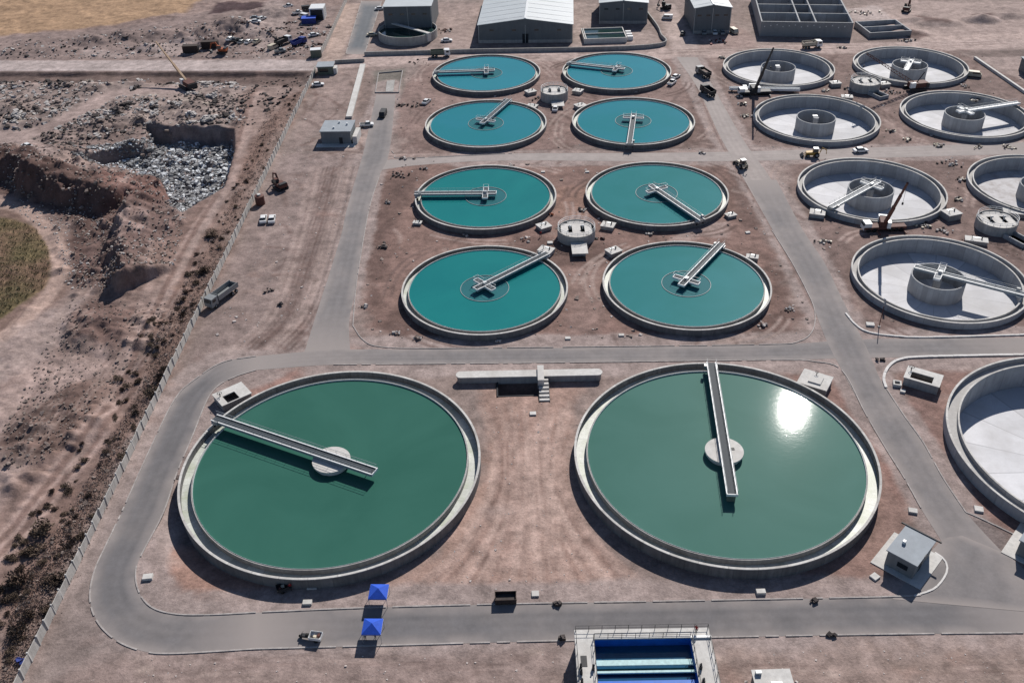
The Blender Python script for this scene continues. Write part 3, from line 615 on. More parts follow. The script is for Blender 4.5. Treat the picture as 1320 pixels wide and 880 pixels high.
for k in range(30):      # ruts in the bare land outside
    a, b = rng.uniform(0, 230), rng.uniform(380, 640); L_ = rng.uniform(30, 90)
    if a > 300-(b-280)*.55: continue
    pair([(a, b), (a+L_*.35, b-L_*.45), (a+L_*.8, b-L_)], TC[k % 4], 8, .5)
for k in range(150):     # scraped pale and dark patches
    a, b = rng.uniform(0, 1320), rng.uniform(60, 880); w_ = rng.uniform(6, 26)*(b/600+.35)
    paint([(a, b), (a+w_, b-w_*.12), (a+w_*1.5, b+w_*.15), (a+w_*.5, b+w_*.32)], [(.33, .285, .262), (.15, .115, .103), (.27, .20, .175)][k % 3], 2, .5, 4)
# crop rows
fx, fy = P2(20, 340); rows = np.sin((GX*.93+GY*-.36)*0+ (GY*.95+GX*.30)*2.6)
fk = inside(GX, GY, px([(-60, 285), (0, 282), (44, 290), (62, 318), (66, 342), (58, 370), (0, 412), (-60, 440)]))
grn = np.clip((fbm(GX, GY, .08, 91)-.4)*4, 0, 1)
for i_, (a_, b_) in enumerate(((.18, .135), (.132, .116), (.098, .070))):
    C[..., i_] = np.where(fk, (a_*(1-grn)+b_*grn)*(1+.28*rows), C[..., i_])
lum_ = C.mean(axis=2, keepdims=True); C = np.where((GY < 480)[..., None] & (np.abs(GX) < 280)[..., None], (lum_+(C-lum_)*1.2)*np.array((.985, .915, .915)), C)
C *= (0.86 + .28*fbm(GX, GY, 1.3, 131, 2))[..., None]
C = np.clip(C, .02, .8)
hz = (np.abs(GX) > 285) | (GY > 480) | (GY < 60)
C[hz & (GX < -60)] = (.33, .25, .18); 

nx, ny = len(xs), len(ys)
gm = bpy.data.meshes.new('ground')
verts = np.stack([GX.ravel(), GY.ravel(), Z.ravel()], 1).astype(np.float32)
i = np.arange((ny-1)*(nx-1)); rr_, cc_ = i//(nx-1), i % (nx-1); a = rr_*nx+cc_
quads = np.stack([a, a+1, a+nx+1, a+nx], 1).astype(np.int32)
gm.vertices.add(len(verts)); gm.vertices.foreach_set('co', verts.ravel())
gm.loops.add(quads.size); gm.loops.foreach_set('vertex_index', quads.ravel())
gm.polygons.add(len(quads)); gm.polygons.foreach_set('loop_start', np.arange(0, quads.size, 4, dtype=np.int32)); gm.polygons.foreach_set('loop_total', np.full(len(quads), 4, dtype=np.int32))
gm.polygons.foreach_set('use_smooth', np.ones(len(quads), bool))
gm.update(calc_edges=True)
at_ = gm.color_attributes.new('soil', 'FLOAT_COLOR', 'POINT')
at_.data.foreach_set('color', np.concatenate([C.reshape(-1, 3), np.ones((nx*ny, 1))], 1).astype(np.float32).ravel())
def ground_mat():
    mt = bpy.data.materials.new('ground_soil'); mt.use_nodes = True; n = mt.node_tree; L = n.links; b = n.nodes['Principled BSDF']
    b.inputs['Roughness'].default_value = .95; b.inputs['Specular IOR Level'].default_value = .15
    at = n.nodes.new('ShaderNodeAttribute'); at.attribute_name = 'soil'; geo = n.nodes.new('ShaderNodeNewGeometry')
    def noise(sc, det, ro=.65):
        t = n.nodes.new('ShaderNodeTexNoise'); t.inputs['Scale'].default_value = sc; t.inputs['Detail'].default_value = det; t.inputs['Roughness'].default_value = ro
        L.new(geo.outputs['Position'], t.inputs['Vector']); return t
    def mr(v, a, b_, lo, hi):
        t = n.nodes.new('ShaderNodeMapRange'); t.inputs[1].default_value = a; t.inputs[2].default_value = b_; t.inputs[3].default_value = lo; t.inputs[4].default_value = hi; L.new(v, t.inputs[0]); return t.outputs[0]
    def mulc(cin, v):
        t = n.nodes.new('ShaderNodeMix'); t.data_type = 'RGBA'; t.blend_type = 'MULTIPLY'; t.inputs[0].default_value = 1; L.new(cin, t.inputs[6]); L.new(v, t.inputs[7]); return t.outputs[2]
    col = at.outputs['Color']
    n1, n2, n3 = noise(.3, 8, .7), noise(2.2, 6, .7), noise(.06, 4)
    col = mulc(col, mr(n1.outputs['Fac'], .3, .7, .60, 1.40)); col = mulc(col, mr(n2.outputs['Fac'], .3, .7, .82, 1.16)); col = mulc(col, mr(n3.outputs['Fac'], .3, .7, .78, 1.16))
    vo = n.nodes.new('ShaderNodeTexVoronoi'); vo.inputs['Scale'].default_value = 1.1; L.new(geo.outputs['Position'], vo.inputs['Vector'])
    sp = mr(vo.outputs['Distance'], .10, .16, 1, 0)
    m2 = n.nodes.new('ShaderNodeMath'); m2.operation = 'MULTIPLY'; L.new(sp, m2.inputs[0]); L.new(mr(noise(.35, 3).outputs['Fac'], .58, .72, 0, .4), m2.inputs[1])
    mx = n.nodes.new('ShaderNodeMix'); mx.data_type = 'RGBA'; L.new(m2.outputs[0], mx.inputs[0]); L.new(col, mx.inputs[6]); mx.inputs[7].default_value = (.42, .375, .35, 1)
    n4 = noise(.9, 7, .75); n4.inputs['Distortion'].default_value = 1.5
    cr_ = n.nodes.new('ShaderNodeMix'); cr_.data_type = 'RGBA'; L.new(mr(n4.outputs['Fac'], .52, .68, 0, .36), cr_.inputs[0]); L.new(mx.outputs[2], cr_.inputs[6]); L.new(mulc(at.outputs['Color'], mr(n3.outputs['Fac'], .3, .7, 1.45, 1.7)), cr_.inputs[7])
    n5 = noise(.75, 7, .75); n5.inputs['Distortion'].default_value = 1.0
    dk_ = n.nodes.new('ShaderNodeMix'); dk_.data_type = 'RGBA'; L.new(mr(n5.outputs['Fac'], .55, .72, 0, .55), dk_.inputs[0]); L.new(cr_.outputs[2], dk_.inputs[6]); L.new(mulc(at.outputs['Color'], mr(n3.outputs['Fac'], .3, .7, .5, .6)), dk_.inputs[7])
    L.new(dk_.outputs[2], b.inputs['Base Color'])
    bp = n.nodes.new('ShaderNodeBump'); bp.inputs['Strength'].default_value = 1; bp.inputs['Distance'].default_value = .22
    ad = n.nodes.new('ShaderNodeMath'); L.new(n1.outputs['Fac'], ad.inputs[0]); L.new(mr(n2.outputs['Fac'], 0, 1, 0, .45), ad.inputs[1])
    L.new(ad.outputs[0], bp.inputs['Height']); L.new(bp.outputs[0], b.inputs['Normal'])
    MATS['ground_soil'] = mt; return mt
gm.materials.append(ground_mat())
ground = struct(bpy.data.objects.new('ground', gm)); COL.objects.link(ground)
def gz(x, y):
    j = int(np.clip(np.searchsorted(xs, x), 1, nx-1)); i = int(np.clip(np.searchsorted(ys, y), 1, ny-1))
    return float(max(Z[i, j], Z[i-1, j-1], Z[i, j-1], Z[i-1, j]))

# ------------------------------------------------------------------ roads
def resample(pts, n):
    pts = [Vector((p[0], p[1])) for p in pts]; L = [0]
    for a_, b_ in zip(pts, pts[1:]): L.append(L[-1]+(b_-a_).length)
    out = []
    for k in range(n):
        t = L[-1]*k/(n-1); j = 0
        while j < len(L)-2 and L[j+1] < t: j += 1
        u = (t-L[j])/max(L[j+1]-L[j], 1e-9); out.append(pts[j].lerp(pts[j+1], u))
    return out
def curve_px(pl, n=6): return [(p.x, p.y) for p in catmull([Vector(P2(*q)) for q in pl], n)] if len(pl) > 2 else px(pl)
def road(name, e1, e2, mat, z, n=90):
    a_, b_ = resample(curve_px(e1), n), resample(curve_px(e2), n); mb = MB(); K = 8
    vs = []
    for i_ in range(n):
        for k in range(K+1):
            p = a_[i_].lerp(b_[i_], k/K)
            vs.append((p.x, p.y, z))
    mb.add(vs, [(i_*(K+1)+k, i_*(K+1)+k+1, (i_+1)*(K+1)+k+1, (i_+1)*(K+1)+k) for i_ in range(n-1) for k in range(K)])
    o = mb.build(name, mat); me = o.data; uv = me.uv_layers.new(name='lane')
    for l_ in me.loops: v_ = l_.vertex_index; uv.data[l_.index].uv = ((v_ % (K+1))/K, (v_//(K+1))/(n-1))
    return struct(o)
def kerb(pl, wd=.22, h=.13, mat='kerb', z=0, gap=True, name='kerb'):
    q = resample(curve_px(pl), max(3, int(sum((Vector(P2(*a_))-Vector(P2(*b_))).length for a_, b_ in zip(pl, pl[1:]))/1.0))); mb = MB(); rd = random.Random(len(pl)*7+int(pl[0][0]))
    for a_, b_ in zip(q, q[1:]):
        if gap and rd.random() < .08: continue
        d = (b_-a_)*.985; hh = h*rd.uniform(.85, 1.1)
        mb.beam((a_.x, a_.y, z+hh/2), (a_.x+d.x, a_.y+d.y, z+hh/2), wd, hh)
    return struct(mb.build(name, mat))
LO = [(330, 459), (287, 467), (250, 490), (225, 515), (192, 582), (157, 660), (138, 700), (122, 735), (116, 770), (125, 800), (150, 825), (185, 839), (225, 842), (330, 836)]
LI = [(330, 477), (300, 487), (272, 507), (247, 565), (228, 610), (211, 660), (185, 710), (175, 735), (179, 762), (195, 782), (225, 791), (270, 792), (330, 789)]
BL = [(330, 836), (480, 832), (660, 827), (925, 821), (1150, 817), (1345, 815)]
BU = [(330, 789), (472, 783), (660, 778), (830, 775), (990, 772), (1150, 769), (1345, 768)]
road('ring_road', LO, LI, 'asphalt', .016, 140)
road('service_road', BL, BU, 'asphalt', .016, 80)
MU = [(330, 459), (430, 451), (560, 450), (760, 448), (1000, 444), (1120, 437), (1345, 435)]
MD = [(330, 477), (430, 470), (560, 469), (760, 467), (1000, 464), (1120, 461), (1345, 458)]
road('cross_road', MU, MD, 'asphalt_dusty', .022, 90)
EL = [(962, 232), (995, 295), (1020, 337), (1040, 375), (1050, 400), (1066, 440), (1085, 477), (1115, 532), (1140, 575), (1165, 615), (1190, 660), (1222, 712), (1250, 775)]
ER = [(1001, 232), (1034, 295), (1062, 337), (1083, 380), (1098, 410), (1118, 450), (1138, 495), (1165, 535), (1190, 570), (1215, 615), (1245, 660), (1300, 720), (1345, 770)]
road('east_road', EL, ER, 'asphalt_dusty', .028, 110)
road('junction_apron', [(1150, 772), (1210, 700), (1240, 690)], [(1345, 790), (1345, 760), (1300, 715)], 'asphalt_dusty', .040, 30)
road('upper_east_road', [(872, 74), (900, 115), (925, 170), (950, 215), (995, 295)], [(899, 74), (921, 115), (958, 180), (990, 225), (1034, 295)], 'road_dust', .020, 60)
road('middle_road', [(478, 208), (520, 205), (660, 198), (930, 196), (1345, 183)], [(474, 222), (540, 213), (660, 207), (935, 208), (1345, 198)], 'road_dust', .014, 80)
road('west_road', [(485, 122), (470, 190), (460, 225), (447, 270), (440, 302), (427, 345), (414, 385), (392, 455)], [(510, 122), (502, 195), (490, 225), (477, 265), (468, 312), (459, 370), (450, 415), (452, 458)], 'asphalt_dusty', .018, 70)
road('entrance_road', [(466, 2), (446, 70)], [(492, 2), (470, 70)], 'asphalt_blue', .018, 20)
for pl in (LO, LI, BL, [(330, 789), (472, 783), (660, 778), (830, 775), (990, 772), (1172, 768), (1186, 764)]): kerb(pl, .24)
kerb([(430, 470), (560, 469), (760, 467), (1000, 464), (1050, 466), (1085, 477), (1115, 532), (1140, 575), (1165, 615), (1190, 660)], .22)
kerb([(1142, 500), (1165, 535), (1190, 570), (1215, 615), (1245, 660)], .22)
kerb([(1245, 660), (1262, 667), (1310, 690)], .24)
kerb([(1142, 500), (1139, 487), (1146, 472), (1162, 463), (1200, 460), (1345, 457)], .55, .3, 'kerb_white', gap=False)
kerb([(1090, 404), (1102, 418), (1118, 428), (1150, 433), (1200, 435), (1345, 431)], .4, .25, 'kerb_white', gap=False)
kerb([(995, 297), (1020, 337), (1040, 375), (1050, 400), (1048, 425), (1030, 440), (985, 444), (760, 447), (560, 449), (490, 447), (468, 438), (455, 420)], .2)
kerb([(455, 420), (459, 370), (468, 312), (477, 265), (490, 225)], .2)
kerb([(505, 195), (510, 200), (522, 204), (660, 198)], .2)
kerb([(1205, 712), (1218, 722), (1220, 738), (1205, 758), (1178, 768)], .3, .15, 'kerb_white')
for pl in ([(466, 2), (446, 70)], [(492, 2), (470, 70)]): kerb(pl, .3, .2)

# ------------------------------------------------------------------ tanks
def wet_tank(name, label, cat, c, Rr, rim, weir, wall, water, platform=False, group=None, launder='launder_pale'):
    t = thing(name, label, cat, (c[0], c[1], 0), 0, group); n = 160
    lf = rim-(1.45 if platform else 1.1)
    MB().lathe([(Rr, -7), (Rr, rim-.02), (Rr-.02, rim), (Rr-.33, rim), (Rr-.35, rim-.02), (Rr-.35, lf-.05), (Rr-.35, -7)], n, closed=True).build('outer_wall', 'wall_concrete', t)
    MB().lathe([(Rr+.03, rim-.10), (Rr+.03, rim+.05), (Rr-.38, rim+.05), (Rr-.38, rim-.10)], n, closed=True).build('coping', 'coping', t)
    MB().lathe([(Rr-.35, lf), (Rr-wall+.22, lf-.04)], n).build('launder_floor', launder, t)
    wt = rim-weir
    MB().lathe([(Rr-wall+.22, -7), (Rr-wall+.22, wt), (Rr-wall, wt), (Rr-wall, -7)], n, closed=True).build('weir_wall', 'concrete', t)
    mb = MB()                     # saw-tooth overflow plate on the weir
    mb.lathe([(Rr-wall-.03, wt-.25), (Rr-wall-.03, wt+.08), (Rr-wall-.05, wt+.08), (Rr-wall-.05, wt-.25)], n, closed=True); mb.build('weir_plate', 'white_metal', t)
    wz = wt-(.22 if platform else .16)
    MB().lathe([(.01, 0), (Rr*.5, 0), (Rr-wall+.02, 0)], n, (0, 0, wz)).build('water', water, t)
    if platform:
        p = MB().lathe([(.01, 1.15), (3.5, 1.15), (3.5, .75), (3.1, .7), (3.1, -3), (.01, -3)], 48, (0, 0, wz)).build('centre_platform', 'pale_concrete', t)
        MB().box((1.6, .3, wz+1.19), (.6, .6, .06)).build('hatch', 'dark_steel', p)
    else:
        MB().lathe([(.01, .006), (5.66, .006)], 64, (0, 0, wz)).build('well_water', 'water_well', t)
        MB().lathe([(5.8, .12), (5.66, .12), (5.66, -2), (5.8, -2)], 72, (0, 0, wz), closed=True).build('centre_well', 'well_grey', t)
    return t, wz
def dry_tank(name, label, cat, c, Rr, rim, wall, floor=-2.6, drum=True, fmat='floor_screed', group=None, drum_r=6.1, drum_top=1.55):
    t = thing(name, label, cat, (c[0], c[1], 0), 0, group); n = 160
    MB().lathe([(Rr, -7), (Rr, rim-.02), (Rr-.02, rim), (Rr-.33, rim), (Rr-.35, rim-.02), (Rr-.35, rim-1.2), (Rr-.35, -7)], n, closed=True).build('outer_wall', 'new_concrete', t)
    MB().lathe([(Rr-.35, rim-1.05), (Rr-wall+.28, rim-1.08)], n).build('launder_floor', 'launder_dry', t)
    MB().lathe([(Rr-wall+.28, -7), (Rr-wall+.28, rim-.2), (Rr-wall, rim-.2), (Rr-wall, -7)], n, closed=True).build('weir_wall', 'new_concrete', t)
    MB().lathe([(Rr+.03, rim-.10), (Rr+.03, rim+.04), (Rr-.38, rim+.04), (Rr-.38, rim-.10)], n, closed=True).build('coping', 'coping', t)
    MB().lathe([(Rr-wall+.30, rim-.30), (Rr-wall+.30, rim-.16), (Rr-wall-.02, rim-.16), (Rr-wall-.02, rim-.30)], n, closed=True).build('weir_cap', 'coping', t)
    MB().lathe([(.01, floor-.25), (Rr-wall+.02, floor)], n).build('floor', fmat, t)
    if drum:
        d = MB().lathe([(drum_r, floor-.4), (drum_r, drum_top), (drum_r-.3, drum_top), (drum_r-.3, floor-.4)], 72, closed=True).build('centre_drum', 'new_concrete', t)
        MB().lathe([(.9, floor-.4), (.9, drum_top-.2), (.01, drum_top-.2)], 24).build('column', 'new_concrete', d)
    return t
def bridge(name, label, c, z0, ang, length, back, cross, cz, wd=1.5, deck='dark_deck', group=None, rail='white_metal', overhang=True):
    """walkway over a tank; local x runs from the centre to the wall, z=0 is the deck"""
    t = thing(name, label, 'bridge', (c[0], c[1], z0), ang, group)
    MB().box(((length-back)/2, 0, -.06), (length+back, wd-.3, .08)).build('deck', deck, t)
    for s in (-1, 1):
        mb = MB(); y = s*wd/2
        mb.box(((length-back)/2, y, -.20), (length+back, .14, .56)); mb.build('girder', 'girder_grey' if rail == 'white_metal' and deck != 'white_metal' else rail, t)
        mb = MB(); y = s*(wd/2+.02)
        mb.beam((-back, y, 1.05), (length, y, 1.05), .05); mb.beam((-back, y, .58), (length, y, .58), .03)
        for k in range(int((length+back)/2.2)+1): mb.beam((-back+k*2.2+.05, y, .1), (-back+k*2.2+.05, y, 1.05), .035)
        mb.build('railing', 'girder_grey', t)
        MB().box(((length-back)/2, s*wd/2, .12), (length+back, .22, .08)).build('top_flange', rail, t)
    mb = MB(); mb.beam((-back-.07, -wd/2-.1, .0), (-back-.07, wd/2+.1, .0), .14, .5); mb.build('end_rail', rail, t)
    if cross:
        for s in (-1, 1):
            y0, y1 = s*wd/2, s*(wd/2+cross)
            a_ = MB().box((0, (y0+y1)/2+s*.1, -.05), (1.2, cross-.2, .08)).build('side_platform', deck, t)
            mb = MB()
            for x in (-.7, .7): mb.beam((x, y0+s*.12, -.1), (x, y1, -.1), .15, .5); mb.beam((x, y0+s*.12, 1.0), (x, y1, 1.0), .04)
            mb.beam((-.7, y1, -.1), (.7, y1, -.1), .15, .5); mb.beam((-.7, y1, 1.0), (.7, y1, 1.0), .04)
            for x in (-.7, .7): mb.beam((x, y1, 0), (x, y1, 1.0), .04)
            mb.build('platform_rail', rail, a_)
        MB().cyl((0, 0, -.1), (0, 0, cz), .45, 16).build('bearing', 'galvanised', t)
        MB().box((.1, 0, .35), (.9, .7, .6)).build('gearbox', 'galvanised', t)
    if overhang:
        e = MB(); e.box((length-.9, 0, -.45), (1.3, wd+.7, .35)); e = e.build('end_carriage', 'galvanised', t)
        for s in (-1, 1): MB().cyl((length-.9, s*(wd/2+.36), cz), (length-.9, s*(wd/2+.12), cz), .22, 14).build('wheel', 'rubber', e)
        MB().box((length-1.6, wd/2+.45, .2), (.8, .5, .7)).build('drive_motor', 'grey_paint', t)
    return t
def ang_to(c, x, y, z): q = P(x, y, z); return math.atan2(q.y-c[1], q.x-c[0]), math.hypot(q.x-c[0], q.y-c[1])

pos = {'M1': 'front row', 'M2': 'second row', 'M3': 'third row', 'M4': 'back row'}
ends = {'M1L': (711, 321), 'M1R': (931, 311), 'M2L': (534, 247), 'M2R': (906, 282), 'M3L': (657, 126), 'M3R': (811, 186), 'M4L': (559, 91), 'M4R': (731, 79)}
desc = {'M1L': 'rightwards to the far rim', 'M1R': 'to the upper right rim', 'M2L': 'straight left to the rim', 'M2R': 'diagonally down to the front right rim', 'M3L': 'away to the far rim',
        'M3R': 'straight towards the front rim', 'M4L': 'left across the blue water', 'M4R': 'left over the blue water'}
for k, c in WET.items():
    side = 'left' if k[2] == 'L' else 'right'
    wm = 'water_teal_sky' if k[1] == '4' else 'water_teal_sky_half' if k in ('M3L', 'M3R') else 'water_teal_pale' if k in ('M1R', 'M2R') else 'water_teal'
    t, wz = wet_tank('settling_tank', f'round concrete tank of {"blue" if k[1]=="4" else "teal"} water, {side} tank in the {pos[k[:2]]}', 'tank', c, RM, ZM, .22, 1.75, wm, group='filled settling tanks in two columns', launder='launder_pale')
    zb = 2.35; a_, L_ = ang_to(c, *ends[k], zb+.5)
    bridge('scraper_bridge', f'railed cross ended bridge {desc[k]}, {side} tank, {pos[k[:2]]}', c, zb, a_, min(L_, RM+1.0) if k != 'M1L' else RM+1.2, 2.9, 2.5, wz-zb-.3, group='scraper bridges on the filled tanks')
for k, c in BIG.items():
    wm = 'water_green' if k == 'T1' else 'water_green_sheen'
    lab = 'large round concrete tank of dark green water at lower left' if k == 'T1' else 'large round concrete tank of pale green water with sun glint on it'
    t, wz = wet_tank('large_settling_tank', lab, 'tank', c, RT, ZT, .35, 2.45, wm, True, group='large round tanks at the front')
    zb = wz+1.75
    e, b_ = ((275, 535), (483, 604)) if k == 'T1' else ((917, 464), (938, 634))
    a_, L_ = ang_to(c, *e, zb+.6); q = P(*b_, zb+.6)
    bk = math.hypot(q.x-c[0], q.y-c[1])
    lb = 'dark decked walkway with white rails slanting over dark green water' if k == 'T1' else 'pale walkway running away from viewer over pale green glinting water'
    br = bridge('scraper_bridge', lb, c, zb, a_, L_, bk, 0, ZT-zb+.2, 1.75, group='scraper bridges on the large tanks')
    if k == 'T2':
        MB().box((-bk+.4, 0, -1.0), (.5, 1.4, 1.6)).build('end_panel', 'green_grey_paint', br)  # dark green panel under the bridge end, down to the water
    mb = MB(); mb.beam((-bk+2, 0, -.5), (-bk+2, 0, -2.2), .12); mb.beam((-1.5, 0, -.5), (-1.5, 0, -1.0), .3); mb.build('hanger', 'galvanised', br)

for k, c in DRY.items():
    lab = {'E1': 'empty round concrete tank nearest the road, white floor and bridged centre drum', 'E2': 'empty round concrete tank with a mobile crane parked at its front edge',
           'E3': 'empty round concrete tank with plain centre drum and no bridge, third of its column', 'E4': 'empty round concrete tank at the back with plain drum behind the crawler crane',
           'F3': 'empty round concrete tank at the back right with short white arm on drum', 'F2': 'empty round concrete tank at right with pale bridge reaching right rim',
           'F1': 'empty round concrete tank with rubbish on its floor at the right edge'}[k]
    t = dry_tank('empty_settling_tank', lab, 'tank', c, RM, ZM, 1.75, fmat='dirty_screed' if k == 'F1' else 'floor_screed', group='empty tanks under construction')
    if k in ('E3', 'E4'):
        d = [o for o in t.children if o.name.startswith('centre_drum')][0]
        MB().box((0, 1.2, 1.45), (1.5, 1.1, .12)).build('cover_plate', 'white_paint', d)
for k, lab, end, bk in (('E1', 'white railed bridge over the empty tank nearest the road', (1322, 377), 5.6), ('E2', 'white railed bridge over empty tank behind the mobile crane', (1071, 265), 3.3), ('F2', 'pale bridge over empty right tank reaching its right rim', (1314, 130), 3.0)):
    c = DRY[k]; zb = 2.5; a_, L_ = ang_to(c, *end, zb+.5)
    bridge('scraper_bridge', lab, c, zb, a_, L_, bk, 2.5, -4.6, 1.5, 'grey_deck' if k != 'F2' else 'white_metal', group='bridges on the empty tanks', overhang=(k != 'F2'))
c = DRY['F3']; q = P(1164, 98, 2.0); bridge('short_walkway', 'short white walkway arm lowered onto the drum of the far right empty tank', c, 2.5, math.atan2(q.y-c[1], q.x-c[0]), 9.5, 2.0, 2.6, -4.6, 1.5, 'white_metal', overhang=False)
c = DRYBIG['E0']
dry_tank('large_settling_tank', 'large empty concrete tank with white floor cut off by the right edge', 'tank', c, RT, ZT, 2.45, -3.6, True, drum_r=3.4, drum_top=1.6, group='large round tanks at the front')

# far tank with a roof-like beam
c = FAR_TANK
t = thing('far_tank', 'small round grey tank in front of the white roofed hall', 'tank', (c[0], c[1], 0))
MB().lathe([(12, -6), (12, 3.4), (11.7, 3.4), (11.7, -6)], 96, closed=True).build('outer_wall', 'concrete', t)
MB().lathe([(.01, 2.0), (11.75, 2.0)], 64).build('water', 'basin_water', t)
a_, L_ = ang_to(c, 562, 45, 4.0); b2_, L2_ = ang_to(c, 489, 36, 4.0)
br = thing('tank_beam', 'pale straight beam lying across the small far tank', 'bridge', (c[0], c[1], 3.6), a_)
MB().box(((12.6-12.4)/2, 0, .2), (25, 1.4, .35)).build('deck', 'pale_concrete', br)
mb = MB(); mb.box((12.4, 0, -1.3), (.8, 1.8, 3.3)); mb.build('end_post', 'pale_concrete', br)

# ------------------------------------------------------------------ distribution chambers
def chamber(label, x, y, r, ztop, box_dir=-1.57, pale='pale_concrete', group='round distribution chambers'):
    q = P(x, y, ztop); t = thing('distribution_chamber', label, 'chamber', (q.x, q.y, 0), 0, group)
    MB().lathe([(r, -.5), (r, ztop), (r-.28, ztop), (r-.28, -.5)], 56, closed=True).build('drum_wall', 'concrete', t)
    mb = MB()      # cover slab with two openings
    zc = ztop-.35
    mb.box((0, 0, zc), (r*.45, r*1.75, .2)); mb.box((r*.62, 0, zc), (r*.38, r*1.3, .2)); mb.box((-r*.62, 0, zc), (r*.38, r*1.3, .2))
    for s in (-1, 1): mb.box((s*r*.33, r*.62, zc-.003), (r*.22, r*.55, .2)); mb.box((s*r*.33, -r*.62, zc-.003), (r*.22, r*.55, .2))
    mb.build('cover_slab', pale, t)
    MB().lathe([(.01, ztop-1.9), (r-.25, ztop-1.9)], 40).build('water', 'basin_water', t)
    mb = MB()
    for z in (ztop+.55, ztop+1.05): mb.tube([((r-.14)*math.cos(k*math.pi/20), (r-.14)*math.sin(k*math.pi/20), z) for k in range(41)], .05, 5)
    for k in range(20): mb.beam(((r-.14)*math.cos(k*math.pi/10), (r-.14)*math.sin(k*math.pi/10), ztop), ((r-.14)*math.cos(k*math.pi/10), (r-.14)*math.sin(k*math.pi/10), ztop+1.05), .06)
    mb.build('railing', 'white_metal', t)
    for s in (-1, 1):
        mb = MB(); mb.box((s*r*.33, 0, zc+.45), (.25, .25, .9)); mb.cyl((s*r*.33-.35, 0, zc+.95), (s*r*.33+.35, 0, zc+.95), .22, 10); mb.build('sluice_gate', 'galvanised', t)
    return t, q
t, q = chamber('round concrete chamber with white cover between the four nearest teal tanks', 743, 294, 4.9, 2.7)
k = MB(); k.box((0, -7.2, .5), (3.4, 5.0, 1.5)); k.build('outlet_box', 'concrete', t); MB().box((.2, -8.0, 1.32), (4.0, 5.6, .14)).build('outlet_cover', 'pale_concrete', t)
t, q = chamber('round concrete chamber with white cover between the four farthest wet tanks', 714.5, 116, 4.7, 3.2)
k = MB(); k.box((.8, -6.6, .4), (3.0, 3.6, 1.3)); k.build('outlet_box', 'concrete', t); MB().box((.8, -7.4, 1.1), (4.2, 4.4, .14)).build('outlet_cover', 'pale_concrete', t)
for lab, x, y, r, z, dx, dy in (('round concrete chamber with open outlet trough between the near empty tanks', 1286, 282, 5.0, 2.6, 3.4, -7.6), ('round concrete chamber with rubble on its cover among the far empty tanks', 1116, 104, 5.0, 3.0, 3.2, -7.4)):
    t, q = chamber(lab, x, y, r, z)
    o = thing('outlet_trough', 'open concrete trough leading out of ' + lab.split(' with')[0] + (' at right edge' if x > 1200 else ' at the back'), 'trough', (q.x+dx*.75, q.y+dy*.95, 0), .42)
    mb = MB()
    for s in (-1, 1): mb.box((s*1.7, 0, .45), (.35, 6.0, 1.3))
    mb.box((0, -2.85, .45), (3.05, .3, 1.3)); mb.build('trough_wall', 'new_concrete', o); MB().box((0, .1, -.05), (3.0, 5.6, .1)).build('trough_floor', 'concrete', o)

# ------------------------------------------------------------------ small valve boxes
def valve_box(label, x, y, sx, sy, h, rz, kind=0, group=None):
    q = P(x, y, h); t = thing('valve_chamber', label, 'chamber', (q.x, q.y, 0), rz, group)
    MB().box((0, 0, (h-.16)/2-.2), (sx-.25, sy-.25, h-.16+.4)).build('chamber_wall', 'concrete', t)
    MB().box((0, 0, h-.08), (sx, sy, .16)).build('lid', 'pale_concrete', t)
    if kind == 0:
        mb = MB(); mb.cyl((-.4*sx/2, 0, h), (-.4*sx/2, 0, h+.9), .07, 8); mb.lathe([(.32, .86), (.38, .9), (.32, .94), (.28, .9)], 16, (-.4*sx/2, 0, h), closed=True); mb.cyl((.45*sx/2, .2, h), (.45*sx/2, .2, h+.6), .16, 8); mb.build('handwheel', 'dark_steel', t)
        MB().box((.1, sy*.28, h+.04), (sx*.35, sy*.22, .09)).build('hatch', 'galvanised', t)
    elif kind == 1:
        MB().box((.15, -.1, h+.12), (sx*.42, sy*.5, .24)).build('hatch', 'pale_concrete', t)
        mb = MB(); mb.cyl((-.2, sy*.3, h), (-.2, sy*.3, h+.8), .08, 8); mb.lathe([(.32, .76), (.38, .8), (.32, .84), (.28, .8)], 16, (-.2, sy*.3, h), closed=True); mb.build('handwheel', 'dark_steel', t)
    return t
G4 = 'small valve chambers around the distribution chambers'
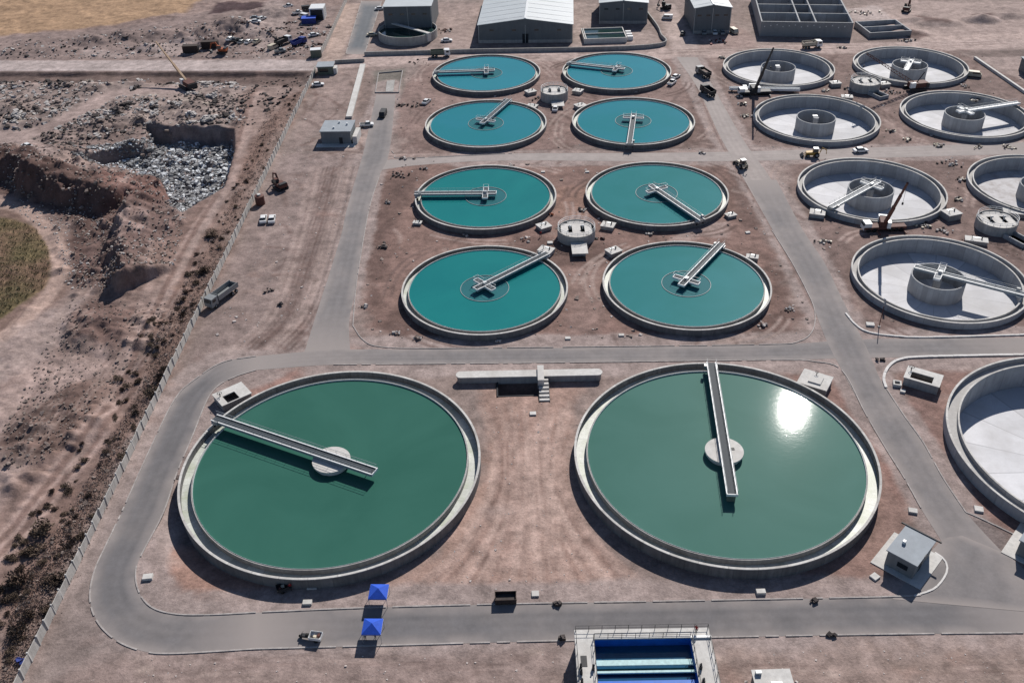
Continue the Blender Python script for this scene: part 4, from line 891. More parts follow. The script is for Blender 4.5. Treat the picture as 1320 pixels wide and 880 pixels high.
for lab, x, y, sx, sy, h, rz in (('small pale valve chamber below the left second row teal tank', 701, 290, 3.4, 3.2, 1.1, .5), ('small pale valve chamber below the right second row teal tank', 784, 289, 3.6, 3.0, 1.1, -.4),
        ('small pale valve chamber beside the nearest right teal tank', 791, 322, 3.6, 3.0, 1.2, .55), ('small pale valve chamber behind bridge end of nearest left teal tank', 704, 321, 3.8, 3.0, 1.2, -.5),
        ('small valve chamber left of the back distribution chamber', 684, 117, 3.6, 3.0, 1.2, .5), ('small valve chamber right of the back distribution chamber', 745, 116, 3.4, 3.0, 1.2, -.5),
        ('small valve chamber low left of the back distribution chamber', 686, 136, 3.6, 3.0, 1.2, -.4), ('small valve chamber low right of the back distribution chamber', 748, 135, 3.6, 3.2, 1.2, .5),
        ('weathered valve chamber with two upright pipes right of mobile crane tank', 1227, 273, 4.2, 3.6, 1.8, .3), ('flat white valve chamber behind the empty tank nearest the road', 1259, 308, 5.4, 2.6, 1.0, -.35),
        ('flat white valve chamber between right edge chamber and rubbish strewn tank', 1308, 272, 5.6, 3.0, 1.2, -.3), ('pale valve chamber left of the far rubble topped chamber', 1077, 106, 3.6, 3, 1.4, .1),
        ('white valve chamber below the far rubble topped chamber', 1092, 124, 3.8, 2.8, 1.0, -.2), ('pale valve chamber right of the far rubble topped chamber', 1140, 107, 3.6, 3, 1.4, .2),
        ('small concrete box at left foot of the mobile crane tank', 1054, 273, 4.0, 3.2, 1.2, -.35), ('small pale box at the lower right of second row right tank', 942, 276, 2.8, 2.2, .8, .4),
        ('small pale box right of the nearest right teal tank', 970, 330, 3.0, 2.0, .9, -.3), ('small pale box left of the second row left tank', 538, 286, 2.4, 1.6, .7, -.2)):
    valve_box(lab, x, y, sx, sy, h, rz, 0, G4)
# larger valve chambers by the big tanks
q = P(299, 508, 1.5); t = thing('valve_chamber', 'open topped concrete valve chamber beside dark green large tank', 'chamber', (q.x, q.y, 0), R(38), 'valve chambers of the large tanks')
def open_chamber(t, sx, sy, h, ox, oy, ow, od):
    mb = MB(); x0, x1, y0, y1 = -sx/2, sx/2, -sy/2, sy/2
    for a0, b0, a1, b1 in ((x0, y0, x0+.3, y1), (x1-.3, y0, x1, y1), (x0+.3, y0, x1-.3, y0+.3), (x0+.3, y1-.3, x1-.3, y1)): mb.box(((a0+a1)/2, (b0+b1)/2, h/2-.3), (a1-a0, b1-b0, h+.6))
    mb.build('chamber_wall', 'concrete', t)
    mb = MB(); X0, X1, Y0, Y1 = ox-ow/2, ox+ow/2, oy-od/2, oy+od/2; e = .15
    for a0, b0, a1, b1 in ((x0-e, y0-e, X0, y1+e), (X1, y0-e, x1+e, y1+e), (X0, y0-e, X1, Y0), (X0, Y1, X1, y1+e)):
        if a1-a0 > .05 and b1-b0 > .05: mb.box(((a0+a1)/2, (b0+b1)/2, h+.08), (a1-a0, b1-b0, .16))
    mb.build('top_slab', 'pale_concrete', t); MB().box((ox, oy, -.2), (ow*.95, od*.95, .1)).build('pit_floor', 'pit_shade', t)
    mb = MB(); mb.cyl((X0-.3, Y1+.3, h), (X0-.3, Y1+.3, h+1), .1, 8); mb.lathe([(.45, .95), (.52, 1.0), (.45, 1.05), (.38, 1.0)], 18, (X0-.3, Y1+.3, h), closed=True); mb.build('handwheel', 'dark_steel', t)
open_chamber(t, 6.2, 4.6, 1.5, -.6, -.9, 2.6, 2.6)
q = P(1051, 490, 1.5); t = valve_box('pale concrete valve chamber behind the pale green large tank', 1051, 489, 6.0, 5.2, 1.7, R(-32), 1, 'valve chambers of the large tanks')
q = P(1190, 487, 1.6); t = thing('valve_chamber', 'open topped concrete valve chamber on red soil beside large empty tank', 'chamber', (q.x, q.y, 0), R(-32), 'valve chambers of the large tanks')
open_chamber(t, 6.6, 4.2, 1.9, -.2, -.6, 4.2, 2.2)

# overflow channel and sump between the two big tanks
q = P(682, 481, 1.6)
t = thing('overflow_channel', 'long low pale concrete channel with rounded ends between the large tanks', 'channel', (q.x, q.y, 0), R(-1.0))
hw = (P2(775, 480, 1.6)[0]-P2(586, 480, 1.6)[0])/2
arc = [(hw-1+1.0*math.cos(a_), 1.1*math.sin(a_)) for a_ in np.linspace(-1.57, 1.57, 9)] + [(-hw+1-1.0*math.cos(a_), -1.1*math.sin(a_)) for a_ in np.linspace(-1.57, 1.57, 9)]
MB().prism([(x*.985, y*.86) for x, y in arc], -.3, 1.45).build('channel_wall', 'concrete', t); MB().prism(arc, 1.45, 1.65).build('cover_slab', 'pale_concrete', t)
pp = P(697, 480, 2.0)
MB().box((pp.x-q.x, pp.y-q.y-.2, .9), (1.3, 5.0, 2.6)).build('centre_post', 'pale_concrete', t)
s0 = thing('sump_pit', 'black rectangular sump opening in the soil below the channel', 'pit', ((_sx0+_sx1)/2, (_sy0+_sy1)/2, 0))
sw, sh = _sx1-_sx0, _sy1-_sy0
mb = MB()
mb.box((-sw/2, 0, -2.4), (.3, sh+.3, 5.2)); mb.box((sw/2, 0, -2.4), (.3, sh+.3, 5.2)); mb.box((0, sh/2, -2.4), (sw-.3, .3, 5.2)); mb.box((0, -sh/2, -2.4), (sw-.3, .3, 5.0)); mb.build('pit_wall', 'pit_shade', s0)
MB().box((0, 0, -4.9), (sw, sh, .1)).build('pit_floor', 'pit_shade', s0)
qa, qb = P(700, 489), P(700, 518)
st = thing('access_steps', 'grey concrete steps going down beside the sump', 'steps', (qa.x, (qa.y+qb.y)/2, 0))
mb = MB(); L_ = qa.y-qb.y
for k_ in range(7): mb.box((0, L_/2-(k_+.5)*L_/7, (1.5-.2*k_)/2-.02), (2.0, L_/7*.55, 1.5-.2*k_))
mb.build('step_tread', 'pale_concrete', st)
mb = MB()
for s in (-1, 1): mb.beam((s*1.05, L_/2, .8), (s*1.05, -L_/2, 0.06), .12, .3)
mb.build('stringer', 'dark_steel', st)

# ------------------------------------------------------------------ buildings
def kiosk(label, dx, dy, group):
    z = 3.5; a_, b_, c_, d_ = P(1168+dx, 677+dy, z), P(1207+dx, 697+dy, z), P(1183+dx, 730+dy, z), P(1142+dx, 709+dy, z)
    ctr = (a_+b_+c_+d_)/4; ux = ((b_-c_)+(a_-d_))/2; uy = ((a_-b_)+(d_-c_))/2
    return ctr, math.atan2(ux.y, ux.x), ux.length, uy.length
ctr, rz, LX, LY = kiosk('', 0, 0, '')
t = thing('transformer_kiosk', 'small grey flat roofed building at the corner beside pale green large tank', 'building', (ctr.x, ctr.y, 0), rz, 'small grey flat roofed buildings')
MB().box((0, 0, 1.6), (LX-.5, LY-.5, 3.6)).build('wall', 'render_wall', t)
rf = MB(); rf.box((0, 0, 3.48), (LX, LY, .2)); rf = rf.build('roof', 'roof_membrane', t)
MB().box((-LX*.05, LY*.22, 3.85), (.55, .45, .6)).build('vent', 'white_paint', rf)
mb = MB(); mb.box((LX*.5+.06, 0, 3.6), (.2, LY+1.6, .25)); mb.box((-LX*.1, -LY/2-.05, 3.62), (.8, .12, .16)); mb.build('gutter', 'dark_steel', rf)
MB().box((-LX/2+.24, -.4, 1.75), (.06, 1.7, 1.0)).build('window', 'glass_dark', t); MB().box((-LX*.1, -LY/2+.24, 1.05), (1.1, .06, 2.1)).build('door', 'dark_steel', t)
MB().box((0, 0, .06), (LX+1.6, LY+3.2, .16)).build('plinth', 'pale_concrete', t)
o_ = P(1142+171, 709-13, 3.5) - P(1142, 709, 3.5)
dup(t, (ctr.x+o_.x, ctr.y+o_.y, 0), rz, 'small grey flat roofed building cut by the right edge below large empty tank')

# process building at the bottom edge
h_ = 4.0; A_, B_ = P(741, 812, h_), P(913, 809, h_); W_ = (B_-A_).length; D_ = 30.0
t = thing('screening_building', 'pale concrete basin building with blue lined basins and railings at bottom edge', 'building', (A_.x, A_.y, 0), math.atan2(B_.y-A_.y, B_.x-A_.x))
xL, xR, yT = 2.75, W_-2.85, -1.55     # opening
def deckbox(mb, x0, x1, y0, y1, z0, z1): mb.box(((x0+x1)/2, (y0+y1)/2, (z0+z1)/2), (x1-x0, y1-y0, z1-z0))
mb = MB()
deckbox(mb, 0, .4, -D_, 0, -.3, 3.75); deckbox(mb, W_-.4, W_, -D_, 0, -.3, 3.75); deckbox(mb, .4, W_-.4, -.4, 0, -.3, 3.75); mb.build('outer_wall', 'concrete', t)
mb = MB(); deckbox(mb, -.1, xL, -D_, .1, 3.75, 4.0); deckbox(mb, xR, W_+.1, -D_, .1, 3.75, 4.0); deckbox(mb, xL, xR, yT, .1, 3.75, 4.0); mb.build('deck_slab', 'pale_concrete', t)
mb = MB(); deckbox(mb, xL, xR, yT-.001, yT+.25, -.3, 3.74); deckbox(mb, xL-.25, xL, -D_, yT, -.3, 3.74); deckbox(mb, xR, xR+.25, -D_, yT, -.3, 3.74); mb.build('basin_lining', 'blue_lining', t)
mb = MB(); deckbox(mb, xL, xR, -D_, yT, 2.1, 2.2); mb.build('water', 'blue_basin_water', t)
for y0, y1, z_ in ((-5.6, -4.7, 3.3), (-6.9, -6.55, 3.4), (-12.2, -11.6, 3.3)):
    mb = MB(); deckbox(mb, xL, xR, y0, y1, z_-.25, z_); mb.build('cross_beam', 'pale_teal', t)
mb = MB(); deckbox(mb, xL, xR, -9.2, -7.9, 1.0, 3.0); mb.build('partition', 'blue_lining', t)
mb = MB(); deckbox(mb, xL, xR, -6.5, -5.65, 2.5, 2.6); mb.build('launder', 'channel_water', t)
mb = MB(); deckbox(mb, W_-2.9, W_+.15, yT-.25, yT+.1, 4.003, 4.28); mb.build('ledge', 'white_paint', t)
mb = MB(); deckbox(mb, .55, 1.45, -6.2, -4.4, 4.003, 4.05); mb.build('hatch', 'dark_steel', t)
def railing(mb, a_, b_, z, step=2.0, h=1.1):
    a_, b_ = Vector((*a_, z)), Vector((*b_, z)); L_ = (b_-a_).length; n_ = max(1, round(L_/step))
    for k_ in range(n_+1): p_ = a_.lerp(b_, k_/n_); mb.beam(p_, p_+Vector((0, 0, h)), .07)
    for hh in (h, h*.5): mb.beam(a_+Vector((0, 0, hh)), b_+Vector((0, 0, hh)), .05)
for a_, b_ in (((.1, -.05), (W_-.1, -.05)), ((.1, -.1), (.1, -D_)), ((W_-.1, -.1), (W_-.1, -D_)), ((xL-.1, yT), (xL-.1, -D_)), ((xR+.1, yT-.4), (xR+.1, -D_)), ((xL, yT+.12), (xR, yT+.12))):
    mb = MB(); railing(mb, a_, b_, 4.0); mb.build('railing', 'dark_steel', t)
rd = random.Random(3)
for k_ in range(9):
    mb = MB(); x_ = rd.choice([xL-.5, xR+.6, W_-.5, .5]); y_ = rd.uniform(-13, -2.5)
    mb.box((x_, y_, 4.35), (.35, .5, .7)); mb.cyl((x_, y_, 4.6), (x_, y_, 5.1), .12, 8); mb.build('gate_actuator', 'dark_steel', t)
BLD = t; BLD_M = (A_, math.atan2(B_.y-A_.y, B_.x-A_.x))
# hut at the bottom
q0, q1 = P(968, 863, 2.6), P(1018, 862, 2.6)
t = thing('flat_roof_hut', 'small pale flat roofed hut at the bottom edge right of basins', 'hut', ((q0.x+q1.x)/2, q0.y-2.2, 0), 0)
MB().box((0, 0, 1.15), (q1.x-q0.x-.5, 3.9, 2.9)).build('wall', 'render_wall', t)
rf = MB(); rf.box((0, 0, 2.6), (q1.x-q0.x, 4.4, .16)); rf = rf.build('roof', 'pale_concrete', t)
MB().box((-1.9, 1.5, 2.95), (.8, .5, .5)).build('roof_unit', 'galvanised', rf); MB().box((.2, -.6, 2.95), (1.6, .9, .55)).build('roof_unit', 'galvanised', rf)

def hall(label, fl, fr, zf, eave, ridge, depth, roof='roof_white', group='grey halls with pale roofs at the back', doors=0, flat=False, name='hall'):
    a_, b_ = P(*fl), P(*fr); W_ = (b_-a_).length; rz = math.atan2(b_.y-a_.y, b_.x-a_.x)
    t = thing(name, label, 'building', (a_.x, a_.y, 0), rz, group)
    mb = MB(); n = [(0, -.3), (W_, -.3), (W_, eave), (W_/2, ridge), (0, eave)] if not flat else [(0, -.3), (W_, -.3), (W_, eave), (0, eave)]
    mb.side(n, 0, depth); mb.build('wall', 'grey_cladding', t)
    mb = MB()
    if flat: mb.box((W_/2, depth/2, eave+.14), (W_+.4, depth+.4, .22))
    else:
        mb.side([(-.3, eave-.02), (W_/2, ridge+.02), (W_/2, ridge+.22), (-.3, eave+.2)], -.25, depth+.3); mb.side([(W_+.3, eave-.02), (W_+.3, eave+.2), (W_/2+.001, ridge+.22), (W_/2+.001, ridge+.02)], -.25, depth+.3)
    rf = mb.build('roof', roof, t)
    if not flat:
        mb = MB(); mb.box((W_/2, depth/2, ridge+.3), (.7, depth, .18)); mb.build('ridge_cap', 'white_paint', rf)
        mb = MB()
        for k_ in range(int(depth/6)):
            for s in (-1, 1): mb.beam((W_/2+s*.5, 3+k_*6, ridge+.25), (W_/2+s*W_*.5, 3+k_*6, eave+.25), .10, .06)
        mb.build('roof_seam', 'white_paint', rf)
    for k_ in range(doors):
        MB().box((W_*(k_+.5)/doors, -.04, 1.8), (1.6 if doors > 2 else 2.4, .1, 3.6 if doors < 3 else 1.2)).build('door' if doors < 3 else 'window', 'glass_dark', t)
    for k_ in range(3): MB().box((.2+k_*(W_-.4)/2, -.09, eave/2), (.16, .14, eave)).build('downpipe', 'galvanised', t)
    MB().box((W_/2, -.02, .5), (W_+.06, .1, 1.4)).build('plinth', 'concrete', t)
    for k_ in range(4): MB().box((W_*(k_+.6)/4.2, -.03, eave*.72), (1.6, .08, .6)).build('window', 'glass_dark', t)
    return t
hall('white roofed grey hall behind the small round far tank', (497, 43), (558, 42), 0, 10.5, 11.6, 26, flat=True, doors=0)
hall('widest grey hall with bright white gabled roof at the back', (617, 56), (738, 55), 0, 7.0, 9.4, 60, doors=1)
hall('grey gabled hall right of the widest white roofed hall', (772, 31), (834, 31), 0, 8.4, 9.3, 26, doors=0)
hall('dark grey gabled building behind a row of parked cars', (893, 44), (940, 43), 0, 10.0, 11.2, 26, doors=0)
# open concrete frame tanks at the back
def open_basin(label, fl, fr, depth, h, walls_x, walls_y, mat='new_concrete', floor='concrete', skew=0.0, name='open_basin', wt=.5, water=None):
    a_, b_ = P(*fl), P(*fr); W_ = (b_-a_).length; rz = math.atan2(b_.y-a_.y, b_.x-a_.x)
    t = thing(name, label, 'basin', (a_.x, a_.y, 0), rz)
    for x in [0]+walls_x+[1]:
        MB().box((wt/2+x*(W_-wt), depth/2, h/2-.2), (wt, depth, h+.4)).build('basin_wall', mat, t)
    xx = [0]+walls_x+[1]
    for y in [0]+walls_y+[1]:
        mb = MB()
        for u, v in zip(xx, xx[1:]):
            x0, x1 = wt/2+u*(W_-wt)+wt/2, wt/2+v*(W_-wt)-wt/2
            mb.box(((x0+x1)/2, wt/2+y*(depth-wt), h/2-.2-.002), (x1-x0, wt, h+.4-.004))
        mb.build('cross_wall', mat, t)
    MB().box((W_/2, depth/2, (.3 if not water else h*.75)), (W_-.2, depth-.2, .1)).build('floor' if not water else 'water', water or floor, t)
    return t
t = open_basin('large unfinished concrete basin block with open cells at the back', (979, 47), (1097, 49), 48, 5.8, [.42, .6], [.25, .5, .75], floor='pit_shade')
for k_ in range(14): MB().box((1.5+k_*2.35, -.04, 3.9+.35*(k_ % 3)), (.35, .09, .35)).build('formwork_plug', 'white_paint', t)
open_basin('low two cell concrete basin right of the unfinished basin block', (1120, 50), (1174, 47), 15, 2.2, [], [.5], name='open_basin', floor='grey_deck')
t = open_basin('small rectangular basin of dark green water beside the widest hall', (753, 57), (808, 55), 13.5, 2.0, [.04], [.5], mat='pale_concrete', water='basin_water', wt=.35)
for k_ in range(3): MB().box((18.6, 3+k_*3.2, .8), (2.2, 1.3, 1.6)).build('pump_unit', 'white_metal', t)
# grey hut by the west road
z = 4.2; a_, b_, c_, d_ = P(416, 156, z), P(457, 155, z), P(453, 170, z), P(414.5, 170, z)
ctr = (a_+b_+c_+d_)/4; LX, LY = ((b_-a_).length+(c_-d_).length)/2, ((a_-d_).length+(b_-c_).length)/2
t = thing('grey_hut', 'grey flat roofed hut with three roof vents beside the west road', 'hut', (ctr.x, ctr.y, 0), R(-3))
MB().box((0, 0, 1.9), (LX-.5, LY-.5, 4.4)).build('wall', 'render_wall', t)
rf = MB().box((0, 0, 4.2), (LX, LY, .24)).build('roof', 'roof_membrane', t)
for x, y in ((.02, .25), (-.08, -.22), (.30, .08)): MB().box((x*LX, y*LY, 4.62), (.55, .5, .6)).build('vent', 'white_paint', rf)
MB().box((LX/2+1.0, -.8, 1.2), (1.4, LY*.8, 2.6)).build('side_wall', 'pale_concrete', t); MB().box((0, -LY/2-1.0, .04), (LX+2.5, 2.6, .16)).build('plinth', 'pale_concrete', t); MB().box((1.5, -LY/2+.22, 1.1), (1.1, .08, 2.2)).build('door', 'dark_steel', t)
# gatehouse
q = P(420, 82, 3)
t = thing('gatehouse', 'pale roofed gatehouse at the entrance in the perimeter wall', 'hut', (q.x, q.y-1, 0), .02)
MB().box((0, 0, 1.4), (5.6, 5.0, 3.0)).build('wall', 'green_grey_paint', t); MB().box((0, 0, 3.0), (6.4, 5.8, .25)).build('roof', 'roof_membrane', t)
MB().box((-.6, -2.53, 1.6), (3.4, .08, 1.2)).build('window', 'glass_dark', t); MB().box((3.6, -.8, 1.0), (1.2, 3.2, 2.4)).build('porch', 'pale_concrete', t)
# concrete strip, yard retaining wall, right wall
def strip_wall(name, label, cat, pl, wd, h, mat, part='wall_top', cap=None):
    q = curve_px(pl) if len(pl) > 2 else px(pl); c = q[0]
    t = thing(name, label, cat, (c[0], c[1], 0))
    mb = MB(); L_ = [Vector((x-c[0], y-c[1])) for x, y in q]
    for a_, b_ in zip(L_, L_[1:]):
        d = (b_-a_).normalized()*wd*.3
        mb.beam((a_.x-d.x*0, a_.y, h/2-.1), (b_.x, b_.y, h/2-.1), wd, h+.2)
    mb.build(part, mat, t)
    return t
strip_wall('covered_channel', 'long straight pale covered channel running up to the grey hut', 'channel', [(468, 85), (450, 153)], 2.0, .8, 'pale_concrete', 'cover_slab')
strip_wall('retaining_wall', 'low dark faced retaining wall along the far yard edge', 'wall', [(470, 72), (600, 68.5), (835, 62.5), (851, 46), (834, 19)], .4, 1.5, 'concrete')
strip_wall('retaining_wall', 'short low wall beside the gatehouse', 'wall', [(432, 82), (470, 80)], .35, 1.3, 'concrete')
strip_wall('concrete_beam_line', 'long low concrete wall slanting along the far right track', 'wall', [(1256, 76), (1320, 120), (1345, 138)], .8, .9, 'pale_concrete')
q = P(1322, 96); t = thing('dark_shed', 'dark shed cut off by the far right edge', 'hut', (q.x+3, q.y, 0)); MB().box((0, 0, 2.2), (7, 9, 4.6)).build('wall', 'grey_cladding', t); MB().box((0, 0, 4.6), (7.6, 9.6, .25)).build('roof', 'roof_membrane', t)
# filter bed patch
strip = [(488, 95), (519, 92), (514, 120), (484, 120)]
q = px(strip); t = thing('drying_bed', 'grey green gravel bed with a pale slab beside the west road', 'bed', (q[0][0], q[0][1], 0))
mb = MB()
for a_, b_ in zip(q, q[1:]+q[:1]): mb.beam((a_[0]-q[0][0], a_[1]-q[0][1], .15), (b_[0]-q[0][0], b_[1]-q[0][1], .15), .3, .5)
mb.build('bed_edge', 'kerb', t)
s_ = px([(499, 105), (509, 104), (507, 119), (497, 119)]); mb = MB(); mb.prism([(x-q[0][0], y-q[0][1]) for x, y in s_][::-1], .02, .25); mb.build('slab', 'concrete', t)

# ------------------------------------------------------------------ perimeter wall
y0, y1 = 78.0, 343.0
t = thing('perimeter_wall', 'long precast concrete perimeter wall along the left side of the plant', 'wall', (0, 0, 0))
rd = random.Random(11)
pm = MB().box((0, 0, 1.0), (.12, 2.72, 2.05)).mesh('panel', 'panel_concrete'); tm = MB().box((0, 0, 1.1), (.26, .22, 2.35)).mesh('post', 'pale_concrete')
y = y0; k_ = 0
while y < y1:
    o = bpy.data.objects.new('panel', pm); COL.objects.link(o); o.parent = t; yc = y+1.5
    o.location = (wall_x(yc)+rd.uniform(-.05, .05), yc, max(-.5, rd.uniform(-.22, .12))); o.rotation_euler = (0, rd.uniform(-.05, .05), math.atan2(-WB, 1)+rd.uniform(-.015, .015))
    o = bpy.data.objects.new('post', tm); COL.objects.link(o); o.parent = t
    o.location = (wall_x(y)+.03, y, rd.uniform(-.12, .1)); o.rotation_euler = (0, rd.uniform(-.04, .04), 0)
    y += 2.95
far_pts = [Vector(p) for p in px([(412, 74), (420, 60), (433, 33), (447, 2)])]
t = thing('perimeter_wall', 'far stretch of perimeter wall beyond the gatehouse', 'wall', (far_pts[0].x, far_pts[0].y, 0))
q = resample(far_pts, 28); mb = MB()
for a_, b_ in zip(q, q[1:]): mb.beam((a_.x-far_pts[0].x, a_.y-far_pts[0].y, .95), (b_.x-far_pts[0].x, b_.y-far_pts[0].y, .95), .14, 2.1)
mb.build('panel', 'panel_concrete', t)
mb = MB()
for a_ in q: mb.box((a_.x-far_pts[0].x, a_.y-far_pts[0].y, 1.05), (.28, .28, 2.5))
mb.build('post', 'pale_concrete', t)

#@@PART2@@
# ------------------------------------------------------------------ vehicles (local x = forward)
def wheels(t, xs_, half, r=.33, w_=.24, mat='rubber', rim='grey_paint'):
    for x in xs_:
        for s in (-1, 1):
            wv = MB().cyl((x, s*(half-w_), r), (x, s*half, r), r, 16).build('wheel', mat, t)
            MB().cyl((x, s*(half-.02), r), (x, s*(half+.015), r), r*.55, 12).build('rim', rim, wv)
def heading(p0, p1): a_, b_ = P(*p0), P(*p1); return math.atan2(b_.y-a_.y, b_.x-a_.x)
def make_car(label, x, y, rz, paint='white_paint', kind='car', group=None, L=4.5, z=None):
    q = P(x, y); t = thing('pickup_truck' if kind == 'pickup' else 'van' if kind == 'van' else 'parked_car', label, 'pickup' if kind == 'pickup' else 'van' if kind == 'van' else 'car', (q.x, q.y, gz(q.x, q.y) if z is None else z), rz, group)
    h = L/2
    if kind == 'car':
        MB().side([(-h, .35), (h-.05, .3), (h, .55), (h-.15, .78), (h-1.15, .95), (-h+.25, 1.0), (-h, .85)], -.86, .86).build('body', paint, t)
        MB().frustum((-.25, 0, .96), (2.75, 1.6), (1.75, 1.28), .5, (-.12, 0)).build('windows', 'glass_dark', t)
        MB().frustum((-.37, 0, 1.45), (1.72, 1.3), (1.5, 1.1), .07).build('roof', paint, t)
    elif kind == 'van':
        MB().side([(-h, .4), (h, .35), (h, .9), (h-.35, 1.25), (h-.95, 1.95), (-h+.05, 2.0), (-h, 1.9)], -.92, .92).build('body', paint, t)
        mb = MB(); mb.beam((h-.40, 0, 1.22), (h-.98, 0, 1.93), 1.6, .03, (1, 0, 1)); 
        for s in (-1, 1): mb.box((.4, s*.925, 1.5), (2.6, .02, .5))
        mb.build('windows', 'glass_dark', t)
    else:
        MB().side([(-h, .45), (h, .4), (h, .8), (h-.2, 1.0), (h-1.1, 1.1), (-h, 1.1)], -.9, .9).build('body', paint, t)
        MB().frustum((.35, 0, 1.08), (1.9, 1.65), (1.2, 1.35), .58).build('windows', 'glass_dark', t)
        MB().frustum((.35, 0, 1.65), (1.22, 1.38), (1.1, 1.2), .07).build('roof', paint, t)
        MB().box((-h+.95, 0, 1.1), (1.6, 1.5, .06)).build('cargo_bed', 'dark_steel', t)
    wheels(t, (-h+.85, h-.85), .9)
    return t
def make_truck(label, x, y, rz, cabm='white_paint', bed='dump', bedm='grey_paint', L=8.5, group=None, cat='truck', load=None):
    q = P(x, y); t = thing('dump_truck' if bed == 'dump' else 'flatbed_truck', label, cat, (q.x, q.y, gz(q.x, q.y)), rz, group); h = L/2
    MB().box((0, 0, .85), (L-.3, .9, .3)).build('chassis', 'dark_steel', t)
    cb = MB().side([(h-2.2, .7), (h, .6), (h, 1.6), (h-.25, 2.75), (h-2.2, 2.85)], -1.2, 1.2).build('cab', cabm, t)
    mb = MB(); mb.beam((h+.01, 0, 1.68), (h-.22, 0, 2.6), 2.0, .03, (1, 0, .2))
    for s in (-1, 1): mb.box((h-1.0, s*1.205, 2.1), (1.1, .02, .7))
    mb.build('windows', 'glass_dark', cb)
    if bed == 'dump':
        mb = MB(); x0, x1 = -h, h-2.5
        mb.box(((x0+x1)/2, 0, 1.3), (x1-x0, 2.3, .12))
        for s in (-1, 1): mb.box(((x0+x1)/2, s*1.2, 1.95), (x1-x0, .1, 1.3))
        mb.box((x1-.05, 0, 2.1), (.1, 2.3, 1.6)); mb.box((x0+.05, 0, 1.8), (.1, 2.3, 1.0)); mb.build('dump_bed', bedm, t)
        if load: MB().frustum(((x0+x1)/2, 0, 1.36), (x1-x0-.3, 2.2), (x1-x0-2, 1.0), .9).build('load', load, t)
    else:
        MB().box(((-h+h-2.4)/2, 0, 1.2), (L-2.5, 2.4, .2)).build('flatbed', bedm, t)
    wheels(t, (-h+.9, -h+2.2, h-1.3), 1.22, .5, .35)
    return t
def make_excavator(label, x, y, rz, paint='orange_paint', arm=1.0, name='excavator', cat='excavator', s_=1.0):
    q = P(x, y); t = thing(name, label, cat, (q.x, q.y, gz(q.x, q.y)), rz); t.scale = (s_,)*3
    for s in (-1, 1): MB().side([(-1.9, .35), (-1.6, .02), (1.6, .02), (1.9, .35), (1.6, .85), (-1.6, .85)], s*1.35-.3, s*1.35+.3).build('track', 'dark_steel', t)
    MB().box((0, 0, .7), (1.8, 2.1, .4)).build('undercarriage', 'dark_steel', t)
    hb = MB(); hb.box((-.5, 0, 1.45), (3.4, 2.5, .9)); hb = hb.build('house', paint, t); MB().box((-1.6, 0, 2.05), (1.1, 2.3, .4)).build('engine_cover', 'dark_steel', hb)
    c_ = MB().frustum((.7, .75, 1.9), (1.6, 1.0), (1.3, .9), 1.2).build('cab', 'glass_dark', t); MB().box((.7, .75, 3.13), (1.35, .95, .08)).build('cab_roof', paint, c_)
    MB().tube([(.9, -.2, 1.8), (2.8*arm, -.2, 4.0), (5.0*arm, -.2, 3.6)], [.28, .32, .22], 6).build('boom', paint, t)
    st_ = MB().tube([(5.0*arm, -.2, 3.7), (6.1*arm, -.2, 1.2)], [.24, .16], 6).build('stick', paint, t)
    MB().side([(6.1*arm-.5, .9), (6.1*arm+.2, 1.3), (6.1*arm+.1, .3), (6.1*arm-.9, .35)], -.75, .35).build('bucket', 'dark_steel', st_)
    return t
def make_loader(label, x, y, rz, paint='yellow_paint'):
    q = P(x, y); t = thing('backhoe_loader', label, 'loader', (q.x, q.y, gz(q.x, q.y)), rz)
    MB().side([(-1.6, .7), (2.2, .6), (2.2, 1.5), (.3, 1.7), (-1.6, 1.5)], -.7, .7).build('body', paint, t)
    c_ = MB().frustum((-.5, 0, 1.6), (1.6, 1.5), (1.3, 1.3), 1.1).build('cab', 'glass_dark', t); MB().box((-.5, 0, 2.75), (1.5, 1.45, .1)).build('cab_roof', 'white_paint', c_)
    mb = MB()
    for s in (-.6, .6): mb.beam((.8, s, 1.5), (3.0, s, .5), .14, .2)
    a_ = mb.build('loader_arm', paint, t); MB().side([(2.9, .1), (3.8, .1), (3.1, .9), (2.9, .8)], -1.15, 1.15).build('front_bucket', 'dark_steel', a_)
    MB().tube([(-1.7, 0, 1.2), (-2.3, 0, 2.9), (-3.6, 0, 2.2), (-3.7, 0, 1.0)], .15, 6).build('rear_arm', paint, t)
    wheels(t, (-.9,), 1.1, .75, .4); wheels(t, (1.6,), 1.0, .5, .3)
    return t
CG = 'white cars and pickups about the plant'
make_car('left one of two white cars parked side by side on the left yard', 340, 284.5, heading((341, 290), (343, 277)), 'white_paint', 'car')
make_car('right one of two white cars parked side by side on the left yard', 351, 284.5, heading((352, 290), (354, 277)), 'white_paint', 'car')
make_truck('long grey green dump truck parked beside the perimeter wall', 287, 386, heading((300, 376), (270, 398)), 'grey_paint', 'dump', 'grey_paint', 9.3)
H0 = heading((400, 100), (430, 100))
